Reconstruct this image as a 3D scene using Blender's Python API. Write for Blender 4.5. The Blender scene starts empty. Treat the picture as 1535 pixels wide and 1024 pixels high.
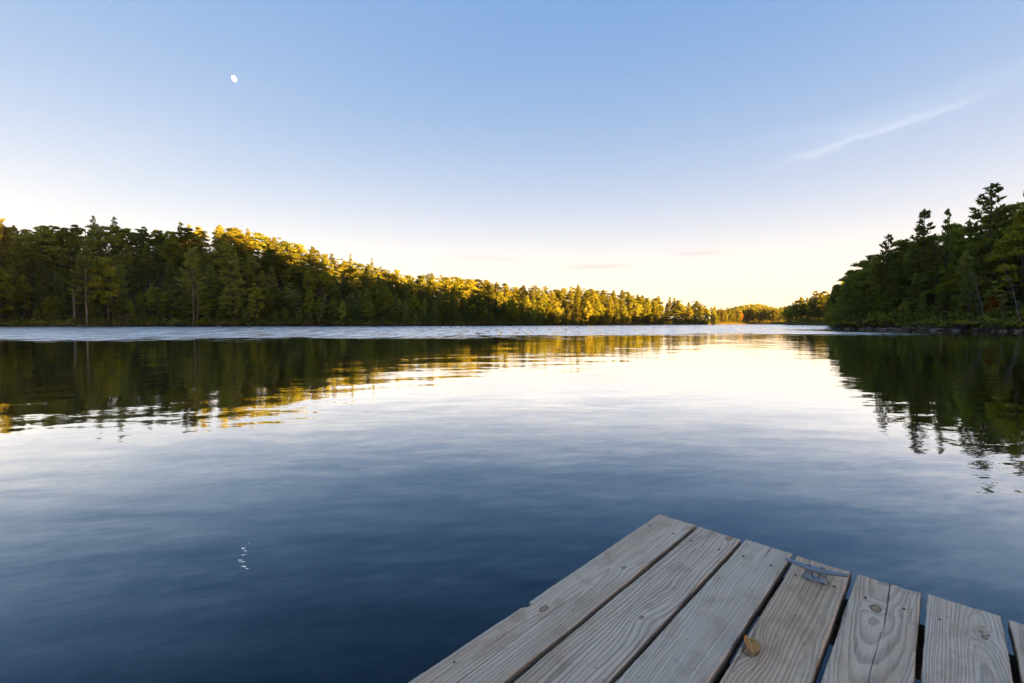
import bpy, bmesh, math, random
import numpy as np
from mathutils import Vector, Matrix

SC = bpy.context.scene
COL = SC.collection
R = math.radians

# ------------------------------------------------------------------ camera
CAM_H = 1.30          # eye above the water
DECK_Z = 0.35         # deck surface above the water
F = 682.0             # focal length in photo pixels (1535 wide)
HZ = 484.5            # horizon line in the photo
PITCH = math.atan((512 - HZ) / F)
cam_d = bpy.data.cameras.new('camera')
cam = bpy.data.objects.new('camera', cam_d)
COL.objects.link(cam)
cam.location = (0, 0, CAM_H)
cam.rotation_euler = (R(90) - PITCH, 0, 0)
cam_d.sensor_width = 36
cam_d.lens = 36 * F / 1535
cam_d.clip_start = 0.05
cam_d.clip_end = 40000
SC.camera = cam

# ------------------------------------------------------------------ light
SUN_AZ = 115.0        # degrees clockwise from the view direction (+Y)
SUN_EL = 6.0
SUN_STRENGTH = 5.0
SUN_COLOR = (1.0, 0.50, 0.10)
SKY_STRENGTH = 0.05
EXPOSURE = 3.83

world = bpy.data.worlds.new('World')
SC.world = world
world.use_nodes = True

sun_d = bpy.data.lights.new('sun', 'SUN')
sun = bpy.data.objects.new('sun', sun_d)
COL.objects.link(sun)
sdir = Vector((math.sin(R(SUN_AZ)) * math.cos(R(SUN_EL)), math.cos(R(SUN_AZ)) * math.cos(R(SUN_EL)), math.sin(R(SUN_EL))))
sun.rotation_euler = sdir.to_track_quat('Z', 'Y').to_euler()
sun.location = (60, -20, 120)
sun_d.energy = SUN_STRENGTH
sun_d.angle = R(0.5)
sun_d.color = SUN_COLOR

SC.view_settings.view_transform = 'Standard'
SC.view_settings.look = 'None'
SC.view_settings.gamma = 1
SC.view_settings.use_curve_mapping = False
SC.view_settings.exposure = EXPOSURE
SC.cycles.max_bounces = 6
SC.cycles.diffuse_bounces = 4
SC.cycles.glossy_bounces = 3
SC.cycles.transmission_bounces = 3
SC.cycles.transparent_max_bounces = 6
SC.cycles.use_denoising = True


class NT:
    """small helper to write node graphs as expressions"""
    def __init__(s, tree):
        s.t = tree
        s.n = tree.nodes
        s.l = tree.links

    def put(s, sock, v):
        if v is None:
            return
        if isinstance(v, bpy.types.NodeSocket):
            s.l.new(v, sock)
        else:
            if sock.type == 'RGBA' and len(v) == 3:
                v = (*v, 1)
            sock.default_value = v

    def m(s, op, a, b=None, c=None, clamp=False):
        n = s.n.new('ShaderNodeMath')
        n.operation = op
        n.use_clamp = clamp
        for i, v in enumerate((a, b, c)):
            s.put(n.inputs[i], v)
        return n.outputs[0]

    def add(s, a, b): return s.m('ADD', a, b)
    def sub(s, a, b): return s.m('SUBTRACT', a, b)
    def mul(s, a, b): return s.m('MULTIPLY', a, b)

    def vm(s, op, a, b=None):
        n = s.n.new('ShaderNodeVectorMath')
        n.operation = op
        s.put(n.inputs[0], a)
        if b is not None:
            if op == 'SCALE':
                s.put(n.inputs['Scale'], b)
            else:
                s.put(n.inputs[1], b)
        return n.outputs[0]

    def xyz(s, x, y, z):
        n = s.n.new('ShaderNodeCombineXYZ')
        s.put(n.inputs[0], x); s.put(n.inputs[1], y); s.put(n.inputs[2], z)
        return n.outputs[0]

    def sep(s, v):
        n = s.n.new('ShaderNodeSeparateXYZ')
        s.put(n.inputs[0], v)
        return n.outputs

    def noise(s, vec, scale=1.0, detail=2.0, rough=0.5, color=False, dist=0.0):
        n = s.n.new('ShaderNodeTexNoise')
        s.put(n.inputs['Vector'], vec)
        n.inputs['Scale'].default_value = scale
        n.inputs['Detail'].default_value = detail
        n.inputs['Roughness'].default_value = rough
        n.inputs['Distortion'].default_value = dist
        return n.outputs['Color' if color else 'Fac']

    def mix(s, f, a, b, mode='MIX'):
        n = s.n.new('ShaderNodeMix')
        n.data_type = 'RGBA'
        n.blend_type = mode
        s.put(n.inputs[0], f)
        s.put(n.inputs[6], a)
        s.put(n.inputs[7], b)
        return n.outputs[2]

    def step(s, v, lo, hi, a=0.0, b=1.0):
        n = s.n.new('ShaderNodeMapRange')
        n.interpolation_type = 'SMOOTHSTEP'
        s.put(n.inputs[0], v)
        s.put(n.inputs[1], lo); s.put(n.inputs[2], hi); s.put(n.inputs[3], a); s.put(n.inputs[4], b)
        return n.outputs[0]

    def node(s, idname, **kw):
        n = s.n.new(idname)
        for k, v in kw.items():
            s.put(n.inputs[k], v)
        return n


def material(name):
    mt = bpy.data.materials.new(name)
    mt.use_nodes = True
    mt.node_tree.nodes.clear()
    t = NT(mt.node_tree)
    out = t.n.new('ShaderNodeOutputMaterial')
    return mt, t, out


# ------------------------------------------------------------------ sky
def build_sky():
    world.node_tree.nodes.clear()
    t = NT(world.node_tree)
    out = t.n.new('ShaderNodeOutputWorld')
    bg = t.n.new('ShaderNodeBackground')
    sky = t.n.new('ShaderNodeTexSky')
    sky.sky_type = 'NISHITA'
    sky.sun_disc = False
    sky.sun_elevation = R(SUN_EL)
    sky.sun_rotation = R(SUN_AZ)
    sky.altitude = 200
    sky.air_density = 1.0
    sky.dust_density = 2.5
    sky.ozone_density = 1.0
    co = t.n.new('ShaderNodeTexCoord').outputs['Generated']
    x, y, z = t.sep(co)
    front = t.step(y, 0.05, 0.2)
    yy = t.m('MAXIMUM', y, 0.05)
    gx = t.m('DIVIDE', x, yy)
    gz = t.m('DIVIDE', z, yy)
    wob = t.sub(t.noise(t.xyz(gx, gz, 0.0), 9.0, 4, 0.6), 0.5)
    fine = t.noise(t.xyz(t.mul(t.add(gx, t.mul(gz, 0.9)), 12.0), t.mul(t.sub(gz, t.mul(gx, 0.36)), 70.0), 0.3), 1.0, 4, 0.6)

    def wisp(x0, z0, slope, w, xa, xb, soft, amp, wobble=0.05):
        line = t.add(z0, t.mul(t.sub(gx, x0), slope))
        d = t.m('DIVIDE', t.add(t.sub(gz, line), t.mul(wob, wobble)), w)
        g = t.m('EXPONENT', t.mul(t.mul(d, d), -1.0))
        win = t.mul(t.step(gx, xa, xa + soft), t.sub(1.0, t.step(gx, xb - soft, xb)))
        return t.mul(t.mul(t.mul(g, win), amp), front)
    streak = t.add(0.25, t.mul(fine, 1.3))
    c1 = t.mul(wisp(0.62, 0.356, 0.335, 0.0072, 0.52, 1.08, 0.16, 1.0, 0.034), streak)
    c2 = t.mul(wisp(0.62, 0.372, 0.36, 0.03, 0.50, 1.6, 0.3, 0.35, 0.05), streak)
    c3 = t.mul(wisp(0.55, 0.40, 0.12, 0.012, 0.45, 0.95, 0.2, 0.25, 0.03), streak)
    cir = t.m('MINIMUM', t.add(t.add(c1, c2), c3), 1.0)
    low = t.add(t.add(wisp(0.19, 0.123, 0.03, 0.006, 0.08, 0.30, 0.08, 1.0, 0.02),
                      wisp(0.41, 0.152, -0.01, 0.005, 0.31, 0.50, 0.08, 0.8, 0.02)),
                wisp(-0.06, 0.141, -0.05, 0.006, -0.16, 0.06, 0.09, 0.7, 0.02))
    # colour balance of the clear air, and the bright veil low over the horizon
    c = t.mix(1.0, sky.outputs[0], (0.199, 0.124, 0.0725), 'MULTIPLY')
    zz = t.m('MAXIMUM', z, 0.0)
    veil = t.m('EXPONENT', t.mul(zz, -1.0 / 0.20))
    blue = t.sub(1.0, t.mul(t.m('EXPONENT', t.mul(zz, -1.0 / 0.065)), 0.80))       # the blue thins out towards the horizon
    c = t.vm('ADD', t.vm('ADD', c, t.vm('SCALE', (0.084, 0.392, 0.93), blue)), t.vm('SCALE', (1.86, 1.43, 0.68), veil))
    c = t.mix(t.mul(cir, 0.52), c, t.mix(1.0, c, (1.55, 1.36, 1.17), 'MULTIPLY'))
    c = t.mix(t.mul(low, 0.42), c, t.mix(1.0, c, (0.72, 0.62, 0.66), 'MULTIPLY'))
    t.put(bg.inputs[0], c)
    bg.inputs[1].default_value = SKY_STRENGTH
    t.l.new(bg.outputs[0], out.inputs[0])


build_sky()

# ------------------------------------------------------------------ object helpers
def tag(o, label=None, cat=None, group=None, kind=None):
    if label: o['label'] = label
    if cat: o['category'] = cat
    if group: o['group'] = group
    if kind: o['kind'] = kind
    return o


def empty(name, loc=(0, 0, 0), rz=0.0):
    o = bpy.data.objects.new(name, None)
    COL.objects.link(o)
    o.empty_display_size = 0.3
    o.location = loc
    o.rotation_euler = (0, 0, rz)
    return o


def obj(name, me, parent=None, loc=(0, 0, 0)):
    o = bpy.data.objects.new(name, me)
    COL.objects.link(o)
    o.location = loc
    if parent is not None:
        o.parent = parent
    return o


class Acc:
    """collects vertices and polygons (3 or 4 corners) and makes one mesh of them"""
    def __init__(s):
        s.v = []; s.f = []; s.tint = []; s.nv = 0

    def add(s, v, f, tint=0.5):
        v = np.asarray(v, float).reshape(-1, 3)
        f = np.asarray(f, int)
        s.v.append(v); s.f.append(f + s.nv); s.nv += len(v)
        s.tint.append(np.full(len(f), tint) if np.isscalar(tint) else np.asarray(tint, float))

    def tube(s, pts, rad, k=6, cap=True, tint=0.5):
        pts = np.asarray(pts, float); rad = np.asarray(rad, float)
        n = len(pts)
        tan = np.gradient(pts, axis=0)
        tan /= np.linalg.norm(tan, axis=1)[:, None] + 1e-9
        ref = np.array([0, 0, 1.0]) if abs(tan[0, 2]) < 0.8 else np.array([1.0, 0, 0])
        a = np.cross(tan, ref); a /= np.linalg.norm(a, axis=1)[:, None] + 1e-9
        b = np.cross(tan, a)
        th = np.arange(k) * 2 * np.pi / k
        ring = a[:, None, :] * np.cos(th)[None, :, None] + b[:, None, :] * np.sin(th)[None, :, None]
        v = pts[:, None, :] + ring * rad[:, None, None]
        v = v.reshape(-1, 3)
        i, j = np.meshgrid(np.arange(n - 1), np.arange(k), indexing='ij')
        j2 = (j + 1) % k
        f = np.stack([i * k + j, i * k + j2, (i + 1) * k + j2, (i + 1) * k + j], -1).reshape(-1, 4)
        s.add(v, f, tint)

    def cards(s, c, d, side, length, width, tint):
        """quads centred at c, long axis d, short axis side"""
        a = d * length[:, None] * 0.5
        b = side * width[:, None] * 0.5
        v = np.stack([c - a - b * 0.5, c - a * 0.1 - b, c + a, c - a * 0.1 + b], 1)
        n = len(c)
        s.add(v.reshape(-1, 3), np.arange(n * 4).reshape(n, 4), tint)

    def mesh(s, name, mats, smooth=False):
        me = bpy.data.meshes.new(name)
        v = np.concatenate(s.v)
        fl = [f for f in s.f]
        tot = np.concatenate([np.full(len(f), f.shape[1]) for f in fl])
        idx = np.concatenate([f.ravel() for f in fl])
        me.vertices.add(len(v)); me.vertices.foreach_set('co', v.ravel().astype(np.float32))
        me.loops.add(len(idx)); me.loops.foreach_set('vertex_index', idx.astype(np.int32))
        me.polygons.add(len(tot))
        st = np.concatenate([[0], np.cumsum(tot)[:-1]])
        me.polygons.foreach_set('loop_start', st.astype(np.int32))
        at = me.attributes.new('tint', 'FLOAT', 'FACE')
        at.data.foreach_set('value', np.concatenate(s.tint).astype(np.float32))
        if smooth:
            me.polygons.foreach_set('use_smooth', np.ones(len(tot), bool))
        me.update(calc_edges=True)
        for m_ in (mats if isinstance(mats, (list, tuple)) else [mats]):
            me.materials.append(m_)
        return me


# ------------------------------------------------------------------ the lie of the land
def smooth(t, a, b):
    t = np.clip((t - a) / (b - a), 0, 1)
    return t * t * (3 - 2 * t)


def az_of(px): return np.degrees(np.arctan((np.asarray(px, float) - 767.5) / F))


_sh = []   # (azimuth, distance of the waterline)
for px_, D_ in ((0, 161), (120, 163), (300, 168), (450, 180), (600, 197), (800, 240), (900, 275), (975, 310)):
    a_ = float(az_of(px_)); _sh.append((a_, D_ / math.cos(R(a_))))
for px_, D_ in ((985, 350), (1058, 372)):
    a_ = float(az_of(px_)); _sh.append((a_, D_ / math.cos(R(a_))))
for px_, D_ in ((1066, 470), (1120, 500), (1172, 480)):
    a_ = float(az_of(px_)); _sh.append((a_, D_ / math.cos(R(a_))))
for px_, D_ in ((1180, 330), (1240, 262)):
    a_ = float(az_of(px_)); _sh.append((a_, D_ / math.cos(R(a_))))
for px_, D_ in ((1246, 103), (1290, 96), (1400, 82), (1470, 76), (1535, 71)):
    a_ = float(az_of(px_)); _sh.append((a_, D_ / math.cos(R(a_))))
_sh += [(56, 103), (70, 98), (90, 84), (120, 55), (150, 32), (180, 24)]
_sh = [(-180, 24), (-150, 30), (-120, 60), (-90, 140), (-65, 215)] + _sh
SH_A = np.array([p[0] for p in _sh]); SH_R = np.array([p[1] for p in _sh])


def shore(a):
    w = np.interp(a, SH_A, SH_R)
    return w + 1.6 * np.sin(a * 3.1) * np.sin(a * 1.7 + 1) + 0.8 * np.sin(a * 11.0)


# ridge height of the ground and how far inland it is reached, by azimuth
_rg = [(-180, 6, 60), (-120, 10, 70), (-90, 30, 90), (-60, 38, 80)]
for px_, h_, w_ in ((0, 33, 75), (150, 32, 75), (340, 33, 72), (420, 29, 72), (520, 20, 70), (620, 12, 65), (760, 9, 65),
                    (900, 6, 65), (975, 4, 60), (1065, 3, 60), (1100, 4, 120), (1180, 3, 80), (1240, 3, 60),
                    (1250, 3, 50), (1300, 5, 60), (1401, 8, 60), (1473, 11, 62), (1552, 14, 65)):
    _rg.append((float(az_of(px_)), h_, w_))
_rg += [(51, 16, 110), (54, 22, 140), (57, 29, 138), (61, 34, 126), (66, 42, 121), (75, 63, 112), (80, 80, 112), (86, 86, 114), (95, 46, 118), (105, 25, 115), (115, 14, 100), (128, 10, 90), (180, 4, 60)]  # out-of-view ridge, heights shaped so its shadow falls on the left hill
RG_A = np.array([p[0] for p in _rg]); RG_H = np.array([p[1] for p in _rg]); RG_W = np.array([p[2] for p in _rg])


def ground(x, y):
    x = np.asarray(x, float); y = np.asarray(y, float)
    a = np.degrees(np.arctan2(x, y)); r = np.hypot(x, y)
    t = r - shore(a)
    Hh = np.interp(a, RG_A, RG_H); W = np.interp(a, RG_A, RG_W)
    bank = 0.55 * (1 - np.exp(-np.clip(t, 0, None) * 0.5))
    up = bank + Hh * smooth(t, 1.0, W) * (1 - 0.75 * smooth(t, W * 1.2, W * 2.4) * smooth(a, 34, 40) * smooth(-a, -150, -140))
    und = (np.sin(x * 0.11 + 1.3) * np.sin(y * 0.09) + 0.6 * np.sin(x * 0.23 + y * 0.17)) * smooth(t, 8, 40)
    dn = np.maximum(t * 0.22, -3.5)
    return np.where(t > 0, up + und, dn)


def build_ground():
    az = np.concatenate([np.arange(-180, -54, 2.0), np.arange(-54, 62, 0.3), np.arange(62, 180, 1.5)])
    base = np.unique(np.concatenate([np.arange(14, 120, 2.0), np.arange(120, 260, 2.5), np.arange(260, 620, 6), np.geomspace(620, 2500, 20)]))
    A, Rr = np.meshgrid(az, base, indexing='ij')
    # rings are pulled to the waterline so that it reads as a clean edge
    x = np.sin(np.radians(A)) * Rr; y = np.cos(np.radians(A)) * Rr
    z = ground(x, y)
    v = np.stack([x, y, z], -1).reshape(-1, 3)
    na, nr = A.shape
    i, j = np.meshgrid(np.arange(na), np.arange(nr - 1), indexing='ij')
    i2 = (i + 1) % na
    f = np.stack([i * nr + j, i2 * nr + j, i2 * nr + j + 1, i * nr + j + 1], -1).reshape(-1, 4)
    ac = Acc(); ac.add(v, f[:, ::-1])
    # lake bed under the dock
    c = np.array([[0, 0, -3.5]] + [[math.sin(R(a)) * 14, math.cos(R(a)) * 14, float(ground(math.sin(R(a)) * 14, math.cos(R(a)) * 14))] for a in az])
    n = len(az)
    tri = np.array([[0, 1 + (k + 1) % n, 1 + k] for k in range(n)])
    ac.add(c, tri)
    mt, t, out = material('forest_floor')
    pos = t.n.new('ShaderNodeNewGeometry').outputs['Position']
    z = t.sep(pos)[2]
    n1 = t.noise(pos, 0.35, 5, 0.6)
    n2 = t.noise(pos, 2.5, 4, 0.6)
    litter = t.mix(n2, (0.028, 0.020, 0.012), (0.075, 0.052, 0.030))
    grass = t.mix(n2, (0.035, 0.042, 0.012), (0.10, 0.095, 0.035))
    sand = t.mix(n2, (0.055, 0.040, 0.026), (0.16, 0.115, 0.075))
    c = t.mix(t.step(n1, 0.5, 0.62), litter, grass)
    c = t.mix(t.mul(t.step(z, 0.65, 0.25), t.step(n1, 0.42, 0.55)), c, sand)
    d = t.node('ShaderNodeBsdfDiffuse', Color=c)
    t.l.new(d.outputs[0], out.inputs[0])
    tag(obj('ground', ac.mesh('ground', mt, True)), 'wooded ground rising from the lake', kind='structure')


build_ground()


# ------------------------------------------------------------------ water
def build_water():
    mt, t, out = material('lake_water')
    pos = t.n.new('ShaderNodeNewGeometry').outputs['Position']
    x, y, z = t.sep(pos)

    # crests run in wide arcs across the view
    cx, cy = 4.0, -25.0
    ex = t.sub(x, cx); ey = t.sub(y, cy)
    rad = t.m('SQRT', t.add(t.mul(ex, ex), t.mul(ey, ey)))
    arc = t.mul(t.m('ARCTAN2', ex, ey), 38.0)

    def layer(sx, sy, rot, amp_x, amp_y, detail, seed, rough=0.5):
        c, s = math.cos(R(rot)), math.sin(R(rot))
        u = t.add(t.mul(arc, c * sx), t.mul(rad, s * sx))
        v = t.add(t.mul(arc, -s * sy), t.mul(rad, c * sy))
        n = t.noise(t.xyz(u, v, seed), 1.0, detail, rough, color=True)
        r, g, b = t.sep(n)
        a = t.mul(t.sub(r, 0.5), amp_x)
        bb = t.mul(t.sub(g, 0.5), amp_y)
        return a, bb
    # patches of livelier and quieter surface
    patch = t.noise(t.xyz(t.mul(x, 0.10), t.mul(y, 0.25), 3.0), 1.0, 3, 0.5)
    lively = t.step(patch, 0.30, 0.70, 0.5, 1.35)
    L = [layer(0.45, 1.5, 6, 0.022, 0.045, 2, 1.0),
         layer(1.1, 5.0, -7, 0.022, 0.046, 2, 7.0),
         layer(3.6, 17.0, 8, 0.014, 0.028, 2, 13.0)]
    L.append(layer(8.0, 40.0, -6, 0.012, 0.022, 2, 31.0))
    near = t.step(rad, 31.5, 27.5, 1.0, 2.3)          # small chop thrown back by the dock
    lively = t.mul(lively, near)
    nx = t.add(L[0][0], t.mul(t.add(L[1][0], t.add(L[2][0], L[3][0])), lively))
    ny = t.add(L[0][1], t.mul(t.add(L[1][1], t.add(L[2][1], L[3][1])), lively))
    # breeze-ruffled band towards the far shore
    edge_n = t.sub(t.noise(t.xyz(t.mul(x, 0.06), t.mul(y, 0.12), 9.0), 1.0, 4, 0.6), 0.5)
    edge = t.add(t.add(44.0, t.mul(t.m('MAXIMUM', t.m('MINIMUM', x, 34.0), -60.0), 0.33)), t.add(t.mul(edge_n, 45.0), t.mul(t.sub(t.noise(t.xyz(t.mul(x, 0.30), t.mul(y, 1.1), 4.0), 1.0, 3, 0.6), 0.5), 34.0)))
    ruf = t.step(t.sub(y, edge), -3.0, 4.0)
    shel = t.step(t.sub(x, t.add(44.0, t.mul(edge_n, 20.0))), 0.0, 14.0, 1.0, 0.0)
    far = t.step(y, 88.0, 100.0)
    ruf = t.mul(ruf, t.m('MAXIMUM', shel, far))
    gust = t.noise(t.xyz(t.mul(x, 0.9), t.mul(y, 0.11), 17.0), 1.0, 3, 0.65)
    ruf = t.mul(ruf, t.step(gust, 0.30, 0.62, 0.30, 1.15))
    W = layer(1.8, 4.2, 5, 0.22, 0.44, 3, 21.0, 0.6)
    nx = t.add(nx, t.mul(W[0], ruf))
    ny = t.add(ny, t.mul(W[1], ruf))
    nrm = t.vm('NORMALIZE', t.xyz(nx, ny, 1.0))
    rough = t.add(0.012, t.mul(ruf, 0.30))
    fr = t.node('ShaderNodeFresnel', IOR=1.333, Normal=nrm).outputs[0]
    fac = t.m('MULTIPLY', t.sub(fr, 0.019), 2.65, clamp=True)
    gl = t.node('ShaderNodeBsdfGlossy', Color=t.mix(t.step(fac, 0.0, 0.75), (0.58, 0.83, 1.0), (1, 1, 1)), Roughness=rough, Normal=nrm)
    df = t.node('ShaderNodeBsdfDiffuse', Color=(0.003, 0.007, 0.012))
    mx = t.n.new('ShaderNodeMixShader')
    t.l.new(fac, mx.inputs[0]); t.l.new(df.outputs[0], mx.inputs[1]); t.l.new(gl.outputs[0], mx.inputs[2])
    t.l.new(mx.outputs[0], out.inputs[0])
    n = 96
    rr = [0.0, 20, 80, 300, 900]
    v = [(0, 0, 0)] + [(math.sin(2 * math.pi * k / n) * q, math.cos(2 * math.pi * k / n) * q, 0) for q in rr[1:] for k in range(n)]
    ac = Acc()
    ac.add(v, [[0, 1 + (k + 1) % n, 1 + k] for k in range(n)])
    f = []
    for j in range(len(rr) - 2):
        for k in range(n):
            a = 1 + j * n
            f.append([a + k, a + (k + 1) % n, a + n + (k + 1) % n, a + n + k])
    ac.f.append(np.array(f)); ac.tint.append(np.full(len(f), 0.5))
    tag(obj('lake_water', ac.mesh('lake_water', mt)), 'calm lake with a breeze-ruffled band far out', kind='structure')


build_water()


# ------------------------------------------------------------------ foliage and bark
def leaf_material(name, dark, mid, light, trans=0.35):
    mt, t, out = material(name)
    oi = t.n.new('ShaderNodeObjectInfo').outputs['Random']
    at = t.n.new('ShaderNodeAttribute'); at.attribute_name = 'tint'
    f = at.outputs['Fac']
    c = t.mix(f, dark, light)
    c = t.mix(t.step(oi, 0.0, 1.0, 0.0, 0.75), c, t.mix(f, mid, t.mix(0.5, mid, light)))
    hs = t.n.new('ShaderNodeHueSaturation')
    rnd = t.m('FRACT', t.mul(oi, 17.31))
    t.put(hs.inputs['Hue'], t.add(0.482, t.mul(rnd, 0.03)))
    t.put(hs.inputs['Value'], t.add(0.62, t.mul(t.m('FRACT', t.mul(oi, 7.77)), 0.86)))
    t.put(hs.inputs['Color'], c)
    c = hs.outputs[0]
    d = t.node('ShaderNodeBsdfDiffuse', Color=c)
    tr = t.node('ShaderNodeBsdfTranslucent', Color=t.mix(1.0, c, (1.25, 1.1, 0.5), 'MULTIPLY'))
    mx = t.n.new('ShaderNodeMixShader')
    mx.inputs[0].default_value = trans
    t.l.new(d.outputs[0], mx.inputs[1]); t.l.new(tr.outputs[0], mx.inputs[2])
    t.l.new(mx.outputs[0], out.inputs[0])
    return mt


def bark_material(name, a, b, sc=3.0):
    mt, t, out = material(name)
    co = t.n.new('ShaderNodeTexCoord').outputs['Object']
    x, y, z = t.sep(co)
    n = t.noise(t.xyz(t.mul(x, 3.0), t.mul(y, 3.0), t.mul(z, 0.8)), sc, 4, 0.65)
    c = t.mix(t.step(n, 0.3, 0.7), a, b)
    d = t.node('ShaderNodeBsdfDiffuse', Color=c)
    t.l.new(d.outputs[0], out.inputs[0])
    return mt


M_PINE = leaf_material('pine_needles', (0.098, 0.130, 0.036), (0.155, 0.188, 0.050), (0.275, 0.296, 0.068), 0.47)
M_HEM = leaf_material('hemlock_needles', (0.094, 0.126, 0.034), (0.145, 0.178, 0.044), (0.248, 0.274, 0.062), 0.47)
M_OAK = leaf_material('broad_leaves', (0.112, 0.148, 0.028), (0.172, 0.206, 0.034), (0.290, 0.312, 0.050), 0.5)
M_LIME = leaf_material('yellow_green_leaves', (0.135, 0.165, 0.02), (0.175, 0.20, 0.024), (0.285, 0.285, 0.034), 0.5)
M_ORANGE = leaf_material('orange_leaves', (0.22, 0.075, 0.014), (0.30, 0.115, 0.016), (0.42, 0.20, 0.025), 0.5)
M_RUST = leaf_material('rust_leaves', (0.085, 0.042, 0.024), (0.11, 0.055, 0.03), (0.15, 0.085, 0.045), 0.3)
M_YELLOW = leaf_material('yellow_leaves', (0.16, 0.13, 0.012), (0.2, 0.16, 0.016), (0.3, 0.23, 0.02), 0.45)
M_BARK = bark_material('pine_bark', (0.050, 0.038, 0.030), (0.14, 0.11, 0.09))
M_PALE = bark_material('pale_bark', (0.11, 0.095, 0.08), (0.25, 0.215, 0.18))
M_DEAD = bark_material('dead_wood', (0.075, 0.066, 0.056), (0.18, 0.16, 0.138))

NP = np.random.RandomState


def unit(v): return v / (np.linalg.norm(v, axis=-1, keepdims=True) + 1e-9)


def pine_meshes(name, seed, H=22.0, cb=0.3, maxL=4.2, whorl=1.0, nb=(3, 6), up=0.5, gap=0.15, card=0.72, flat=False, bark=M_BARK, leaf=M_PINE, stubs=True, dens=1.0):
    """white pine: bare lower trunk, irregular whorls of branches carrying flat tiers of needles"""
    r = NP(seed)
    wood = Acc(); gr = Acc()
    n = 12
    zz = np.linspace(-0.6, H * 0.985, n)
    bend = np.cumsum(r.normal(0, 0.05, (n, 2)), 0) * (H / 22)
    pts = np.column_stack([bend[:, 0], bend[:, 1], zz])
    rad = 0.30 * (H / 22) * (1 - np.clip(zz / H, 0, 1)) ** 0.75 + 0.03
    wood.tube(pts, rad, 7)

    def trunk(z): return np.array([np.interp(z, zz, bend[:, 0]), np.interp(z, zz, bend[:, 1]), z])
    if stubs:
        z = H * 0.12
        while z < H * cb:
            a = r.uniform(0, 6.28); L = r.uniform(0.4, 2.2)
            p0 = trunk(z); d = np.array([math.cos(a), math.sin(a), r.uniform(-0.15, 0.15)])
            wood.tube([p0, p0 + d * L * 0.5, p0 + d * L + [0, 0, -0.1]], [0.05, 0.035, 0.012], 4)
            z += r.uniform(0.5, 1.5)
    z = H * cb
    while z < H * 0.97:
        s = (z - H * cb) / (H * (1 - cb))
        prof = (1 - s) ** (0.8 if not flat else 0.35) * min(1.0, 0.5 + s * 2.4) + 0.05
        k = r.randint(nb[0], nb[1] + 1)
        a0 = r.uniform(0, 6.28)
        tier = r.uniform(0.2, 0.8)
        for b in range(k):
            if r.rand() < gap: continue
            a = a0 + b * 6.283 / k + r.normal(0, 0.3)
            L = maxL * prof * r.uniform(0.55, 1.2)
            if L < 0.35: L = 0.35
            el = -0.12 + (s * 1.0) * up + r.normal(0, 0.09)
            m = 6
            q = np.linspace(0, 1, m)
            hor = np.array([math.cos(a), math.sin(a), 0])
            p0 = trunk(z + r.uniform(-0.25, 0.25))
            rise = L * (math.tan(el) * q + up * 0.32 * q * q * q)
            path = p0 + hor * (L * q)[:, None] + np.array([0, 0, 1.0]) * rise[:, None]
            wood.tube(path, (0.055 * (L / 4) + 0.015) * (1 - q * 0.85), 3)
            side = np.array([-math.sin(a), math.cos(a), 0])
            nc = max(3, int(L * 5.2 * dens))
            tt = r.uniform(0.28, 1.0, nc) ** 0.8
            wv = 0.34 * L * np.sin(np.pi * np.clip(tt * 0.86 + 0.1, 0, 1)) + 0.1
            lat = r.uniform(-1, 1, nc) * wv
            base = np.stack([np.interp(tt, q, path[:, i]) for i in range(3)], -1) + side * lat[:, None]
            base[:, 2] += r.normal(0, 0.07, nc) + 0.05
            ne = 5
            c = np.repeat(base, ne, 0) + r.normal(0, 0.13, (nc * ne, 3)) * [1, 1, 0.6]
            d = unit(hor * 0.55 + side * np.sign(np.repeat(lat, ne))[:, None] * 0.45 + r.normal(0, 0.42, (nc * ne, 3)) + [0, 0, 0.22])
            sd = unit(np.cross(d, unit(r.normal(0, 0.5, (nc * ne, 3)) + [0, 0, 1.0])))
            ln = r.uniform(0.7, 1.25, nc * ne) * card
            wd = r.uniform(0.34, 0.54, nc * ne) * card
            tn = np.clip(np.repeat(r.normal(tier, 0.16, nc), ne) + r.normal(0, 0.08, nc * ne), 0, 1)
            gr.cards(c + d * (ln * 0.2)[:, None], d, sd, ln, wd, tn)
        z += whorl * r.uniform(0.6, 1.45) * (1.0 - 0.45 * s)
    # leader
    nl = 22
    c = trunk(H * 0.97) + np.column_stack([r.normal(0, 0.10, nl), r.normal(0, 0.10, nl), r.uniform(-0.7, 0.5, nl)])
    d = unit(r.normal(0, 0.35, (nl, 3)) + [0, 0, 0.8])
    gr.cards(c, d, unit(np.cross(d, r.normal(0, 1, (nl, 3)))), np.full(nl, card), np.full(nl, 0.2), r.uniform(0.3, 0.8, nl))
    return wood.mesh(name + '_trunk', bark, True), gr.mesh(name + '_crown', leaf), H


def leafy(gr, r, centers, rads, per, card, up=0.35):
    for c0, rd in zip(centers, rads):
        n = int(per * (rd / 1.2) ** 2)
        o = unit(r.normal(0, 1, (n, 3)))
        o[:, 2] = np.where(o[:, 2] < -0.25, -o[:, 2] * 0.6, o[:, 2])
        rr = rd * r.uniform(0.55, 1.05, n)
        p = c0 + o * rr[:, None] * [1, 1, 0.78]
        nrm = unit(o * 0.7 + [0, 0, up + 0.2] + r.normal(0, 0.38, (n, 3)))
        d = unit(np.cross(nrm, r.normal(0, 1, (n, 3))))
        sd = np.cross(nrm, d)
        tn = np.clip(r.normal(r.uniform(0.2, 0.8), 0.16, n), 0, 1)
        gr.cards(p, d, sd, r.uniform(0.75, 1.3, n) * card, r.uniform(0.6, 0.95, n) * card, tn)


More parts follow.
